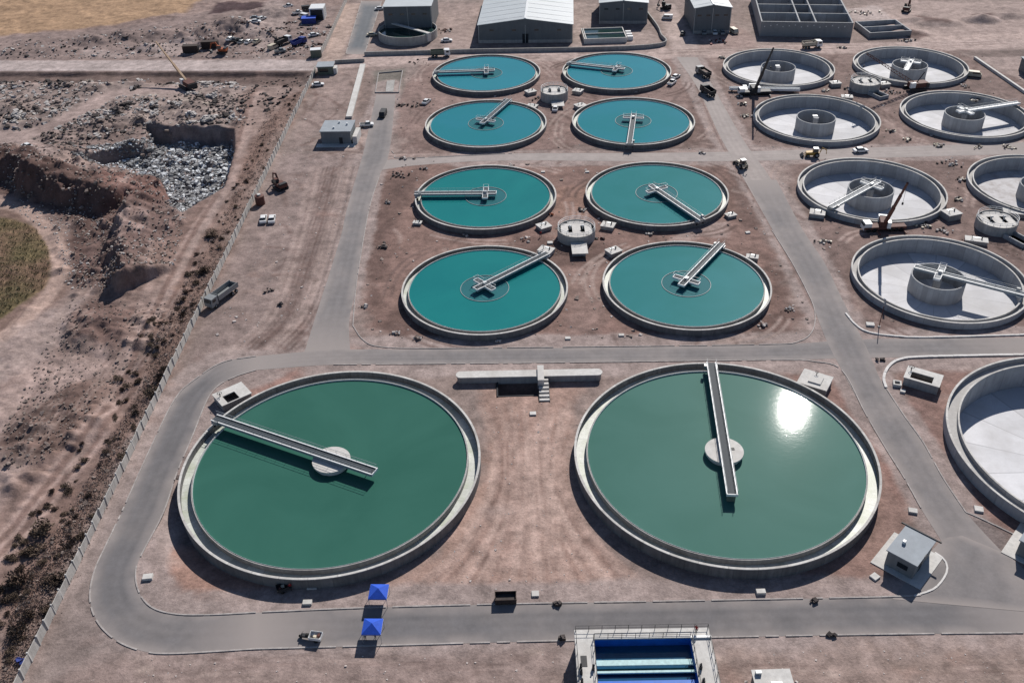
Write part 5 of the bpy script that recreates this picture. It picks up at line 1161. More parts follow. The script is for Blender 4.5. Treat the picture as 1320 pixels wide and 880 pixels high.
for lab, x, y, rz, pt, kd in (
    ('white car inside the wall just below the gatehouse', 410, 111, .2, 'white_paint', 'car'), ('white pickup beside the grey hut on the west road', 473, 163, .1, 'white_paint', 'pickup'),
    ('dark van driving down the west road', 494, 150, -1.7, 'dark_steel', 'van'), ('white car alone left of the second far left teal tank', 550, 133, 1.2, 'white_paint', 'car'),
    ('white car parked right of the small round far tank', 576, 54, .05, 'white_paint', 'car'), ('white car parked beside the entrance road left of the flat roofed hall', 490, 13, .1, 'white_paint', 'car'),
    ('pale car below it nearer the small round far tank', 480, 46.5, .1, 'cream_paint', 'car'), ('white car tucked among the four far teal tanks', 716, 142, 1.4, 'white_paint', 'car'),
    ('white pickup right of the far right blue water tank, nearer one', 866, 109, 1.0, 'white_paint', 'pickup'), ('white car right of the far right blue water tank, farther one', 871, 101, .9, 'white_paint', 'car'),
    ('white van on the pale road beside the dark gabled building', 860, 25, 2.9, 'white_paint', 'van'), ('dark car at the corner of the dark gabled building', 880, 45, 1.3, 'dark_steel', 'car'),
    ('tan van right of the dark gabled building', 946, 43, -1.3, 'cream_paint', 'van'), ('white dark windowed car on the middle road among empty tanks', 1109, 196, .1, 'white_paint', 'car'),
    ('tan van parked at the right of the far right empty tank', 1256, 99, -.4, 'cream_paint', 'van'), ('white pickup on the far dirt track right of the spoil heap', 384, 19, .6, 'white_paint', 'pickup'),
    ('white car at far left beside the dump track edge', 41, 206, 2.5, 'white_paint', 'car'), ('white car between far spoil and container row', 331, 37, .1, 'white_paint', 'car'), ('grey car parked behind the white one on the far spoil track', 330, 30, .1, 'grey_paint', 'car')):
    make_car(lab, x, y, rz, pt, kd)
for x, pt, lab in ((298, 'white_paint', 'white car leftmost of the row on the far left lot'), (305, 'dark_steel', 'dark car second from left in the far left row'), (312, 'grey_paint', 'grey car in the middle of the far left row'),
               (321, 'white_paint', 'white car second from right in the far left row'), (332, 'cream_paint', 'beige car rightmost of the row on the far left lot')):
    make_car(lab, x, 56.5, 1.2, pt, 'car', 'row of cars on the far left lot')
for x, pt, lab in ((907, 'grey_paint', 'grey car leftmost in the shade of the dark gabled building'), (921, 'white_paint', 'white car in the middle of the row shaded by the gabled building'), (931, 'grey_paint', 'grey car rightmost in the shade of the dark gabled building')):
    make_car(lab, x, 43.6+.2, 1.5, pt, 'car', 'cars parked in the shade of the gabled building')
make_truck('grey green truck on the dirt road behind the far left blue tank', 568, 73, .05, 'white_paint', 'dump', 'green_grey_paint', 7.5)
make_truck('dark truck with raised load on the far left lot', 366, 58, 1.0, 'white_paint', 'dump', 'dark_steel', 8, load='debris_dark')
make_truck('blue truck on the far left lot nearest the wall', 386, 59, 1.0, 'blue_paint', 'dump', 'blue_paint', 7)
make_truck('white tipper truck with tan load behind the far empty tanks', 1046, 62, .15, 'white_paint', 'dump', 'cream_paint', 7.5, load='debris_brown')
make_truck('dark truck on the upper east road behind another dark machine', 906, 98, 1.9, 'grey_paint', 'dump', 'dark_steel', 7.5, load='debris_brown')
make_truck('dark truck on the upper east road nearest the crawler crane', 912, 122, 1.9, 'dark_steel', 'dump', 'dark_steel', 7)
make_loader('yellow and black backhoe loader on the middle road before the empty tanks', 1048, 202, 3.0)
make_loader('white roofed backhoe loader where middle and east roads meet', 956, 216, 1.8, 'cream_paint')
make_excavator('orange excavator in front of two dark containers at far left', 287, 70, 3.0, 'orange_paint', .8)
make_excavator('dark red drilling machine beside the perimeter wall on the yard', 362, 243, 2.3, 'rust_red', .7, 'drilling_machine', 'machine')
make_excavator('small brown excavator on the far right spoil ground', 1168, 15, 1.0, 'rust_red', .8)
make_excavator('dark excavator working at the back beside the entrance track', 858, 12, 2.2, 'dark_steel', .8)
q = P(336, 263)
t = thing('storage_tank', 'dark red cylindrical tank standing by the perimeter wall', 'tank', (q.x, q.y, 0)); MB().lathe([(1.3, 0), (1.3, 2.6), (.01, 2.9)], 20).build('shell', 'rust_red', t); MB().lathe([(.5, 2.8), (.5, 3.1), (.01, 3.1)], 12).build('hatch', 'pale_concrete', t)
for lab, x, y, rz, kd, pt in (('white pickup farthest up the left dirt lot', 372, 12, .8, 'pickup', 'white_paint'), ('dark van beside the white shed at the top left', 396, 14, .3, 'van', 'dark_steel'), ('white van behind the blue stall on the far lot', 392, 24, 2.5, 'van', 'white_paint'),
        ('white car below the covered stall near the wall', 405, 48, .5, 'car', 'white_paint'), ('cream van left of the dark truck on the far lot', 352, 64, 1.1, 'van', 'cream_paint'), ('grey pickup near the far road edge on the left lot', 362, 69, .4, 'pickup', 'grey_paint'), ('white car nearest the dark plowed ground', 338, 26, .9, 'car', 'white_paint')):
    make_car(lab, x, y, rz, pt, kd)
# containers and sheds far left
def container(label, x, y, L, w_, h, mat, rz=0, name='shipping_container', cat='container', roof=None):
    q = P(x, y); t = thing(name, label, cat, (q.x, q.y, gz(q.x, q.y)-.1), rz)
    mb = MB(); n = int(L/.5); pr = []
    mb.box((0, 0, h/2), (L, w_, h))
    for k_ in range(n):
        for s in (-1, 1): mb.box((-L/2+.3+k_*(L-.6)/max(1, n-1), s*(w_/2+.02), h/2), (.22, .05, h*.86))
    mb.build('wall', mat, t)
    MB().box((0, 0, h+.05), (L+.12, w_+.12, .12)).build('roof', roof or mat, t); MB().box((L/2+.03, 0, h*.48), (.06, w_*.86, h*.86)).build('door', 'dark_steel', t)
    return t
container('dark brown container left of the orange excavator', 247, 68, 6, 2.5, 2.8, 'brown_tarp', .05)
container('dark container behind the orange excavator', 272, 63, 6.5, 2.5, 2.8, 'brown_tarp', .05)
container('white open fronted shed at the top left beside the wall', 411, 24, 7, 6, 5, 'white_paint', -1.57, 'open_shed', 'shed')
container('pale shed with dark side just outside the gatehouse', 408, 73, 4, 3, 3, 'green_grey_paint', .1, 'site_shed', 'shed', 'white_paint')
container('bright blue covered stall on the far left lot', 399, 30, 6, 4, 2.2, 'blue_paint', .05, 'covered_stall', 'stall', 'blue_canvas')

# ------------------------------------------------------------------ cranes
def lattice(mb, a_, b_, w0, w1, n=14, r=.08):
    a_, b_ = Vector(a_), Vector(b_); d = (b_-a_).normalized(); x = d.cross(Vector((0, 0, 1))).normalized(); u = x.cross(d)
    prev = None
    for k_ in range(n+1):
        p_ = a_.lerp(b_, k_/n); w_ = w0+(w1-w0)*k_/n
        c_ = [p_+x*sx*w_/2+u*su*w_/2 for sx, su in ((-1, -1), (1, -1), (1, 1), (-1, 1))]
        if prev:
            for j in range(4): mb.beam(prev[j], c_[j], r*1.6); mb.beam(prev[j], c_[(j+1) % 4], r)
        prev = c_
def crane(label, base, tip, hz_, kind, bodym, boomm, tele=False, rz=None, hook=None):
    q = P(*base); tp = P(*tip, hz_); g = gz(q.x, q.y)
    a_ = math.atan2(tp.y-q.y, tp.x-q.x)
    t = thing('mobile_crane' if kind == 'mobile' else 'crawler_crane', label, 'crane', (q.x, q.y, g), 0)
    Mz = lambda pts, an: [Vector((p_[0]*math.cos(an)-p_[1]*math.sin(an), p_[0]*math.sin(an)+p_[1]*math.cos(an), p_[2])) for p_ in pts]
    def rot(o, an): o.rotation_euler = (0, 0, an); return o
    rz = a_ if rz is None else rz
    if kind == 'mobile':
        rot(MB().box((0, 0, 1.05), (11, 2.5, .7)).build('carrier', bodym, t), rz)
        cb = rot(MB().side([(-5.6, .6), (-3.6, .6), (-3.6, 2.5), (-5.3, 2.5), (-5.6, 1.6)], -1.2, 1.2).build('cab', 'white_paint', t), rz); MB().box((-5.5, 0, 2.05), (.25, 2.0, .6)).build('windscreen', 'glass_dark', cb)
        for x in (-4.2, -2.6, 1.6, 2.9, 4.2):
            for s in (-1, 1):
                c0 = Mz([(x, s*.95, .55), (x, s*1.3, .55)], rz); MB().cyl(c0[0], c0[1], .55, 14).build('wheel', 'rubber', t)
        for x in (-2, 4.8):
            for s in (-1, 1):
                rot(MB().box((x, s*2.2, .5), (.35, 2.4, .3)).build('outrigger', bodym, t), rz)
        rot(MB().box((-.6, 0, 2.1), (3.8, 2.3, 1.4)).build('superstructure', 'rust_red' if bodym == 'rust_red' else 'dark_steel', t), a_); rot(MB().box((1.2, 1.0, 2.3), (1.6, .9, 1.7)).build('operator_cab', 'white_paint', t), a_); rot(MB().box((-2.6, 0, 2.0), (1.1, 2.6, 1.6)).build('counterweight', 'white_paint', t), a_)
    else:
        for s in (-1, 1): rot(MB().side([(-3, .5), (-2.6, .02), (2.6, .02), (3, .5), (2.6, 1.05), (-2.6, 1.05)], s*2-.4, s*2+.4).build('track', 'dark_steel', t), rz)
        rot(MB().box((-1.0, 0, 1.9), (6, 3.0, 1.6)).build('house', bodym, t), a_); rot(MB().box((-3.9, 0, 1.7), (1.2, 3.2, 1.6)).build('counterweight', 'dark_steel', t), a_); rot(MB().box((1.6, 1.2, 2.2), (1.8, .9, 1.8)).build('operator_cab', 'white_paint', t), a_)
    foot = Vector((math.cos(a_)*.8, math.sin(a_)*.8, 2.4)); end = tp-Vector((q.x, q.y, g))
    mb = MB()
    if tele:
        m1, m2 = foot.lerp(end, .42), foot.lerp(end, .72)
        mb.beam(foot, m1, .75, .85); mb.beam(m1, m2, .58, .66); mb.beam(m2, end, .42, .48)
    else: lattice(mb, foot, end, 1.1, .5, 16, .1)
    bo = mb.build('boom', boomm, t)
    mb = MB(); hk = hook if hook is not None else end.z*.45
    mb.beam(end, end-Vector((0, 0, hk)), .05); mb.box(end-Vector((0, 0, hk+.3)), (.35, .3, .6)); mb.build('hook', 'dark_steel', bo)
    if not tele:
        mast = Vector((-math.cos(a_)*2.6, -math.sin(a_)*2.6, 6.0)); mb = MB(); mb.beam((-math.cos(a_)*.5, -math.sin(a_)*.5, 2.6), mast, .25); mb.beam(mast, end, .06); mb.build('mast', 'dark_steel', t)
    return t
crane('dark crawler crane with steep black boom between the far empty tanks', (972, 122), (997, 62), 20.5, 'mobile', 'dark_steel', 'dark_steel', True, rz=.02, hook=6)
crane('red and white mobile crane with dark boom between the empty tanks', (1138, 296), (1170, 236), 21, 'mobile', 'rust_red', 'rust_red', True, rz=.02, hook=5)
crane('rusty crane with long thin boom over the far right empty tank', (1178, 116), (1117, 69), 14.5, 'crawler', 'rust_red', 'rust_red', False, hook=4)
crane('dark crane with tan boom on the dumping ground beside the public road', (243, 113), (201, 54), 12, 'crawler', 'rust_red', 'boom_tan', True, hook=3)

# bridge part lying by the crane
def lying_girder(label, p0, p1, h, wd=1.4, mat='white_metal'):
    a_, b_ = P(*p0, h), P(*p1, h); t = thing('bridge_girder', label, 'girder', (a_.x, a_.y, 0), math.atan2(b_.y-a_.y, b_.x-a_.x)); L_ = (b_-a_).length
    MB().box((L_/2, 0, h-.15), (L_, wd, .3)).build('plate', mat, t)
    mb = MB()
    for s in (-1, 1): mb.beam((0, s*wd/2, h+.25), (L_, s*wd/2, h+.25), .12, .6)
    mb.build('side_rail', mat, t); mb = MB()
    for x in (.15, .5, .85): mb.box((L_*x, 0, (h-.3)/2), (.4, 1.2, h-.3))
    mb.build('trestle', 'wood', t); return t
lying_girder('long white walkway section lying right of the crawler crane', (976, 115), (1031, 116), .9)
g_ = lying_girder('short white walkway section with cross arms lying left of the crawler crane', (940, 114.5), (965, 114.5), .9)
MB().box((5.5, 0, 1.0), (1.3, 5.0, .7)).build('cross_arm', 'white_metal', g_)

# ------------------------------------------------------------------ canopies, people, carts
def gazebo(label, x, y, h=2.15, s=2.95, peak=.85):
    q = P(x, y, h); t = thing('gazebo', label, 'gazebo', (q.x, q.y, 0), R(-2.5), 'blue canopies on the service road')
    n = s/2; vs_ = [(-n, -n, h), (n, -n, h), (n, n, h), (-n, n, h), (0, 0, h+peak), (-n, -n, h-.22), (n, -n, h-.22), (n, n, h-.22), (-n, n, h-.22)]
    MB().add(vs_, [(0, 1, 4), (1, 2, 4), (2, 3, 4), (3, 0, 4), (5, 6, 1, 0), (6, 7, 2, 1), (7, 8, 3, 2), (8, 5, 0, 3)]).build('canopy', 'blue_canvas', t)
    for a_ in (-1, 1):
        for b_ in (-1, 1): MB().cyl((a_*(n-.06), b_*(n-.06), 0), (a_*(n-.06), b_*(n-.06), h+.02), .04, 8).build('leg', 'galvanised', t)
    mb = MB()
    for k_ in range(4): a_ = [(-n, -n), (n, -n), (n, n), (-n, n)]; mb.beam((*a_[k_], h-.06), (*a_[(k_+1) % 4], h-.06), .04); mb.beam((*a_[k_], h-.03), (0, 0, h+peak-.05), .03)
    mb.build('truss', 'galvanised', t); return t
gazebo('bright blue pop up canopy at the road edge behind the other canopy', 488, 762)
gazebo('bright blue pop up canopy on the road with people beneath it', 480, 807)

def person(label, loc, rz, top, legs, pose='stand', group=None):
    J = []; E_ = []; Rr = []
    def jt(p, r, par=None):
        J.append(p); Rr.append(r)
        if par is not None: E_.append((par, len(J)-1))
        return len(J)-1
    pel = jt((0, 0, .95), .135); ab = jt((0, 0, 1.12), .13, pel); ch = jt((.01, 0, 1.34), .15, ab); nk = jt((.015, 0, 1.50), .055, ch); hd = jt((.03, 0, 1.60), .085, nk); hd2 = jt((.035, 0, 1.71), .088, hd); jt((.03, 0, 1.78), .05, hd2)
    jt((.135, 0, 1.655), .018, hd)
    for s in (-1, 1):
        f = .10*s if pose == 'stand' else .22*s
        hp = jt((0, s*.1, .90), .10, pel); kn = jt((.03+f*.5, s*.11, .50), .065, hp); an = jt((f, s*.11, .09), .045, kn); jt((f+.15, s*.12, .045), .04, an)
        sh = jt((.01, s*.19, 1.40), .065, ch); el = jt((-.02-f*.3, s*.25, 1.12), .048, sh); wr = jt((.10-f*.5, s*.24, .90), .034, el); pm_ = jt((.13-f*.6, s*.235, .83), .036, wr)
        for k_ in range(4): a_ = jt((.15-f*.6+.02*(k_-1.5), s*(.235), .76), .011, pm_); jt((.155-f*.6+.02*(k_-1.5), s*(.225), .70+.008*abs(k_-1.2)), .009, a_)
        a_ = jt((.17-f*.6, s*.21, .80), .012, pm_); jt((.19-f*.6, s*.20, .765), .010, a_)
        jt((.03, s*.095, 1.65), .016, hd)
    me = bpy.data.meshes.new('person_rig'); me.from_pydata(J, E_, []); ob = bpy.data.objects.new('person_rig', me); COL.objects.link(ob)
    md = ob.modifiers.new('skin', 'SKIN'); sv = me.skin_vertices[0].data
    for v_, r_ in zip(sv, Rr): v_.radius = (r_, r_)
    sv[0].use_root = True
    sd_ = ob.modifiers.new('sub', 'SUBSURF'); sd_.levels = 1; sd_.render_levels = 1
    dg = bpy.context.evaluated_depsgraph_get(); dg.update(); me2 = bpy.data.meshes.new_from_object(ob.evaluated_get(dg)); bpy.data.objects.remove(ob)
    me2.name = 'person'; me2.materials.clear()
    for m_ in ('skin', top, legs, 'hair_black'): me2.materials.append(MATS[m_])
    for p_ in me2.polygons:
        c_ = p_.center; k_ = 0
        if c_.z < .98 and abs(c_.y) < .19: k_ = 2
        elif .98 <= c_.z < 1.49: k_ = 1
        elif c_.z > 1.72 or (c_.z > 1.58 and c_.x < .0): k_ = 3
        p_.material_index = k_; p_.use_smooth = True
    o = bpy.data.objects.new('person', me2); COL.objects.link(o); o.location = loc; o.rotation_euler = (0, 0, rz)
    return tag(o, label, 'person', group)
q = P(897, 815, 4.0); person('person in a dark red top standing on the basin building deck by the railing', (q.x, q.y, 4.0), -2.2, 'cloth_red', 'cloth_dark')
q = P(471, 824); person('person in a white top standing under the front edge of the blue canopy', (q.x, q.y, .02), -1.4, 'cloth_white', 'cloth_dark', 'walk')
q = P(484, 822); person('person in a yellow top standing at the right of the blue canopy', (q.x, q.y, .02), -1.8, 'cloth_yellow', 'cloth_dark')
q = P(375, 760); person('person in a red top beside a dark cart in the tank shadow', (q.x, q.y, 0), -1.2, 'cloth_red', 'cloth_dark', 'walk')
q = P(697, 305); person('person in a red top beside the valve chamber amid the teal tanks', (q.x, q.y, 0), -1.2, 'cloth_red', 'cloth_dark', 'walk')
# tricycle with an open cargo box
def cargo_trike(label, x, y, rz, boxm='white_paint', load=True, dark='dark_steel'):
    q = P(x, y); t = thing('cargo_tricycle', label, 'tricycle', (q.x, q.y, .02), rz)
    mb = MB(); mb.box((-.75, 0, .62), (1.9, 1.35, .08))
    for s in (-1, 1): mb.box((-.75, s*.66, .9), (1.9, .05, .5))
    for x_ in (-1.68, .18): mb.box((x_, 0, .9), (.05, 1.27, .5))
    mb.build('cargo_box', boxm, t)
    MB().side([(.2, .45), (1.5, .4), (1.65, .75), (1.0, .8), (.25, .95)], -.28, .28).build('body', dark, t); MB().box((.55, 0, .98), (.6, .36, .12)).build('saddle', 'rubber', t)
    mb = MB(); mb.tube([(1.75, 0, .4), (1.4, 0, 1.1)], .05, 6); mb.tube([(1.35, -.4, 1.1), (1.4, 0, 1.15), (1.35, .4, 1.1)], .03, 6); mb.build('handlebar', dark, t)
    MB().cyl((1.75, -.07, .32), (1.75, .07, .32), .32, 16).build('wheel', 'rubber', t)
    for s in (-1, 1): MB().cyl((-.9, s*.6-.07, .32), (-.9, s*.6+.07, .32), .32, 16).build('wheel', 'rubber', t)
    if load:
        rd = random.Random(4)
        for k_ in range(3):
            mb = MB(); mb.chunk((-1.2+k_*.5, rd.uniform(-.3, .3), .85), .32, rd); mb.build('load', ['rust_red', 'cream_paint', 'dark_steel'][k_], t)
    return t
cargo_trike('cargo tricycle with a white open box parked on the service road', 402, 823, 2.95)
cargo_trike('dark cargo tricycle standing in the shadow of the dark green tank', 371, 759, .4, 'dark_steel', True)

def slab(label, x, y, sx, sy, h, mat='pale_concrete', rz=0, name='concrete_block', cat='block', group=None):
    q = P(x, y, h); g = gz(q.x, q.y); t = tag(MB().frustum((0, 0, -.05), (sx, sy), (sx*.96, sy*.96), h+.05).build(name, mat), label, cat, group)
    t.location = (q.x, q.y, max(0, g) if g < 3 else g); t.rotation_euler = (0, 0, rz); return t
GB = 'small pale concrete manhole blocks'
for lab, x, y, sx, sy, h, rz in (('pale block on the verge in front of the dark green tank', 396, 775, 1.5, .9, .4, 0), ('pale block at the bend of the ring road kerb', 190, 742, 1.6, 1.1, .5, .1), ('pale block on the verge between the two large tanks', 690, 764, 1.2, 1.1, .3, 0),
        ('pale block on the verge in front of the pale green tank', 981, 761, 1.5, .9, .5, 0), ('white block beside the kerb right of the pale green tank', 1177, 657, 1.5, 1.1, .4, -.3), ('white block beside the kerb below the large empty tank', 1262, 655, 1.5, 1.3, .35, -.3),
        ('white block on the soil below the steps', 687, 532, 1.3, 1.0, .3, 0), ('white block in front of the nearest left teal tank', 732, 435, 1.2, .9, .3, 0), ('white block left of the nearest right tank front', 801, 431, 1.2, .8, .3, 0),
        ('pale block on the red soil left of near empty tank', 1122, 417, 1.8, 1.3, .4, -.2), ('white block at the right of second row right tank', 964, 299, 1.2, .9, .3, .2), ('white block left of the round near chamber', 709, 312, 1.4, 1.1, .4, 0),
        ('white block above the second row tanks at the left', 700, 221, 1.2, .8, .3, 0), ('white block above the second row tanks at the right', 757, 221, 1.2, .8, .3, 0), ('pale slab lying in shadow at the dark green tank foot', 402, 756, 1.6, .7, .3, 0),
        ('pale triangular slab by the corner building', 1128, 742, 1.3, 1.2, .3, .6), ('white block beside open chamber on red soil', 1164, 503, 1.0, .9, .4, -.4)):
    slab(lab, x, y, sx, sy, h, 'pale_concrete', rz, group=GB)
t = thing('manhole_ring', 'square pale manhole frame beside the open valve chamber on red soil', 'manhole', tuple(P(1156, 496)), -.3)
mb = MB()
for s in (-1, 1): mb.box((s*.65, 0, .3), (.3, 1.6, .7)); mb.box((0, s*.65, .3), (1.0, .3, .7))
mb.build('frame', 'pale_concrete', t); MB().box((0, 0, .15), (1.1, 1.1, .1)).build('opening', 'pit_shade', t)  # dark plate painted as the shaded hole
t = thing('dark_skip', 'dark open topped skip on the verge between the large tanks', 'skip', tuple(P(652, 774)), .0)
mb = MB()
for s in (-1, 1): mb.side([(-1.6, .2), (1.6, .2), (1.75, 1.3), (-1.75, 1.3)], s*.85-.04, s*.85+.04)
mb.box((0, 0, .2), (3.2, 1.6, .1)); mb.box((-1.66, 0, .75), (.08, 1.62, 1.1)); mb.box((1.66, 0, .75), (.08, 1.62, 1.1)); mb.build('bin', 'brown_tarp', t); MB().box((0, 0, .65), (3.1, 1.6, .1)).build('contents', 'debris_dark', t)
# small heaps of gear on the roads
def junk(label, x, y, mats, r, n, name='scrap_pile', cat='scrap'):
    q = P(x, y); t = thing(name, label, cat, (q.x, q.y, gz(q.x, q.y) if wall_x(q.y) > q.x else .02)); rd = random.Random(int(x*7+y))
    for k_, m_ in enumerate(mats):
        for j in range(n): mb = MB(); mb.chunk((rd.gauss(0, r*.62), rd.gauss(0, r*.4), rd.uniform(.1, .4)), rd.uniform(.12, .5), rd); mb.build('scrap', m_, t)
for lab, x, y, ms, r, n in (('dark junk on the service road kerb below the pale green tank', 1047, 774, ['debris_dark'], .6, 6), ('dark junk across the lower service road kerb', 1072, 819, ['debris_dark'], .5, 5), ('dark junk pair beside the basin building', 719, 779, ['debris_dark'], .3, 3), ('dark bits at the kerb left of the basin building', 722, 823, ['debris_dark'], .4, 4),
        ('dark stones at the crossroads by the white kerb', 1136, 464, ['debris_dark'], .9, 6), ('dark scrap behind the near round chamber', 752, 271, ['debris_dark', 'debris_pale'], 1.3, 7), ('red brown scrap left of near round chamber', 676, 309, ['rust_red', 'debris_pale'], 1.6, 5), ('dark red barrels right of near round chamber', 777, 308, ['rust_red', 'dark_steel'], .8, 4),
        ('rubble with pale boards above the rubbish strewn tank', 1228, 212, ['debris_pale', 'debris_dark'], 3, 9), ('loose pale boards right of the mobile crane tank', 1216, 297, ['debris_pale', 'debris_brown'], 1.8, 8), ('orange barrels beside the blue canvas left of nearest left tank', 711, 277, ['orange_paint'], .4, 2),
        ('rubble behind far right empty tank', 1245, 112, ['debris_pale', 'debris_brown'], 1.6, 6), ('rubble beside the rusty crane', 1150, 120, ['debris_pale', 'debris_dark'], 2.2, 10), ('pale rubble around the far chamber', 1096, 116, ['debris_pale', 'debris_dark'], 2.4, 10), ('pale tangle of pipe right of small far tank', 573, 40, ['debris_dark', 'debris_pale', 'rust_red'], 2.6, 8), ('scrap below the far chamber among wet tanks', 705, 128, ['debris_pale', 'debris_dark', 'rust_red'], 4, 8),
        ('dark scrap by the vent hut road', 540, 136, ['debris_dark', 'debris_brown'], 2, 8), ('dark earth pile left of second far tank', 517, 136, ['debris_dark', 'debris_brown'], 1.6, 9), ('dark clod pile beside the far left tank', 537, 81, ['debris_dark'], 3, 9), ('pale stacked timber at the back right of the basin', 1112, 17, ['debris_pale', 'cream_paint'], 4, 22),
        ('loose blue tarpaulin bundle at the wall corner bottom left', 29, 852, ['blue_paint'], .5, 5), ('scrap in front of dark gabled building', 925, 54, ['debris_pale', 'red_paint', 'debris_dark'], 3.5, 9), ('mixed pipes left of the crawler crane', 956, 124, ['debris_pale', 'dark_steel', 'debris_pale'], 3.2, 7), ('scrap on the left yard soil', 362, 395, ['debris_dark'], 1, 5),
        ('dark clods on the left yard soil', 348, 375, ['debris_dark', 'debris_brown'], .9, 6), ('dark clods left of second row left tank', 496, 317, ['debris_dark', 'debris_brown'], 1.8, 9), ('clods beside west road top', 513, 226, ['debris_dark', 'debris_brown'], 2.4, 9), ('pale rubble under the low basin', 1168, 53, ['debris_pale', 'debris_dark'], 2.5, 12)):
    junk(lab, x, y, ms, r, n)
GP = (('low pile of boards and formwork on the soil among the empty tanks', 'boards and formwork piles among the empty tanks', [(1062, 312), (1240, 232), (1210, 188), (1150, 170), (1062, 118), (955, 135), (1255, 130), (1300, 190), (1085, 62), (930, 75), (1190, 292), (1170, 180), (960, 150), (1140, 48), (1262, 190), (985, 118), (1236, 258)], ['debris_pale', 'cream_paint', 'debris_dark'], 1.3, 6),
      ('heap of mixed scrap beside the far left dirt lot', 'scrap heaps on the far left lot', [(378, 30), (362, 40), (402, 38), (415, 45), (350, 47), (318, 40), (398, 62), (375, 66), (424, 36), (338, 66), (300, 47), (268, 58), (388, 45), (410, 58)], ['debris_pale', 'debris_dark', 'rust_red'], 2.0, 6),
      ('small scatter of stones and offcuts between filled tanks', 'stones and offcuts between the filled tanks', [(520, 205), (600, 304), (660, 214), (840, 302), (985, 420), (540, 436), (640, 440), (905, 198), (820, 120), (640, 124), (545, 218), (500, 262), (470, 395), (510, 430), (1015, 400)], ['debris_pale', 'debris_brown'], .8, 4))
for lab, grp, pts_, ms, r0_, n_ in GP:
    for x, y in pts_:
        junk(lab, x, y, ms, r0_, n_); bpy.context.view_layer.objects
        o = [o for o in COL.objects if o.name.startswith('scrap_pile') and 'group' not in o and o['label'] == lab]
        for e in o: e['group'] = grp
# light poles
for lab, x, y in (('thin pole standing in front of the empty tank nearest the road', 1133, 421),):
    q = P(x, y); t = thing('light_pole', lab, 'pole', (q.x, q.y, 0)); MB().cyl((0, 0, 0), (0, 0, 5.4), .10, 8).build('post', 'rust_red', t); MB().box((0, 0, .1), (.5, .5, .2)).build('base', 'pale_concrete', t)

# ------------------------------------------------------------------ shrubs along the wall, rubble, waste
rd = random.Random(21)
def shrub_mesh(seed, n=420):
    r_ = random.Random(seed); mb = MB(); bl = [(r_.uniform(-.5, .5), r_.uniform(-.5, .5), r_.uniform(.3, .6), r_.uniform(.3, .55)) for _ in range(7)]
    for k_ in range(n):
        b_ = r_.choice(bl); d = Vector((r_.gauss(0, 1), r_.gauss(0, 1), r_.gauss(0, .8))).normalized()*b_[3]*r_.uniform(.5, 1.05)
        p_ = Vector((b_[0], b_[1], b_[2]))+d
        if p_.z < .03: p_.z = r_.uniform(.03, .2)
        a_ = Vector((r_.gauss(0, 1), r_.gauss(0, 1), r_.gauss(0, 1))).normalized()*.10; c_ = a_.orthogonal().normalized()*.06
        mb.add([p_-a_, p_+c_, p_+a_, p_-c_], [(0, 1, 2, 3)])
    st = MB()
    for k_ in range(9):
        a_ = r_.uniform(0, 6.28); st.tube([(0, 0, -.1), (.25*math.cos(a_), .25*math.sin(a_), .35), (.55*math.cos(a_), .55*math.sin(a_), .6+r_.uniform(0, .25))], [.035, .02, .01], 4)
    return mb.mesh('foliage', 'shrub_leaf'), st.mesh('stem', 'shrub_stem')
SM = [shrub_mesh(k_) for k_ in range(4)]
def place_shrub(x, y, s, label='dry brown shrub growing outside the perimeter wall', group='dry shrubs outside the perimeter wall'):
    f_, s_ = SM[rd.randrange(4)]; q = P(x, y); t = thing('dry_shrub', label, 'shrub', (q.x, q.y, gz(q.x, q.y)-.1), rd.uniform(0, 6.28), group)
    t.scale = (s, s, s*rd.uniform(.75, 1.05))
    for nm, me in (('foliage', f_), ('stem', s_)): o = bpy.data.objects.new(nm, me); COL.objects.link(o); o.parent = t
for x, y, s, lab in ((52, 688, 2.6, 'biggest dry shrub outside the wall, level with the tank front'), (46, 712, 2.0, 'second large dry shrub just below the biggest one'), (28, 752, 2.8, 'rounded dry shrub near the bottom left track'), (75, 752, 2.2, 'dark shrub close to the wall at lower left'),
                     (197, 508, 2.4, 'dark shrub against the wall beside the ring road bend'), (208, 490, 1.6, 'small shrub above the dark one at the ring road bend'), (25, 815, 2.0, 'shrub low at the left near the blue bundle'), (275, 305, 2.6, 'dark shrub beside the wall above the dump truck'), (265, 350, 1.8, 'low shrub beside the wall behind the dump truck')):
    place_shrub(x, y, s, lab, 'large dry shrubs outside the perimeter wall')
wp = [(x, y) for x, y in WALL_PX[5:]]
for k_ in range(190):
    j = rd.uniform(0, len(wp)-1.01); i0 = int(j); f = j-i0
    x, y = wp[i0][0]*(1-f)+wp[i0+1][0]*f, wp[i0][1]*(1-f)+wp[i0+1][1]*f
    dx = rd.uniform(.06, 1)*(22+max(0, y-200)*.13)
    place_shrub(x-dx-4, y-dx*.1, rd.uniform(.45, 1.25)*(1 if y > 350 else .85))
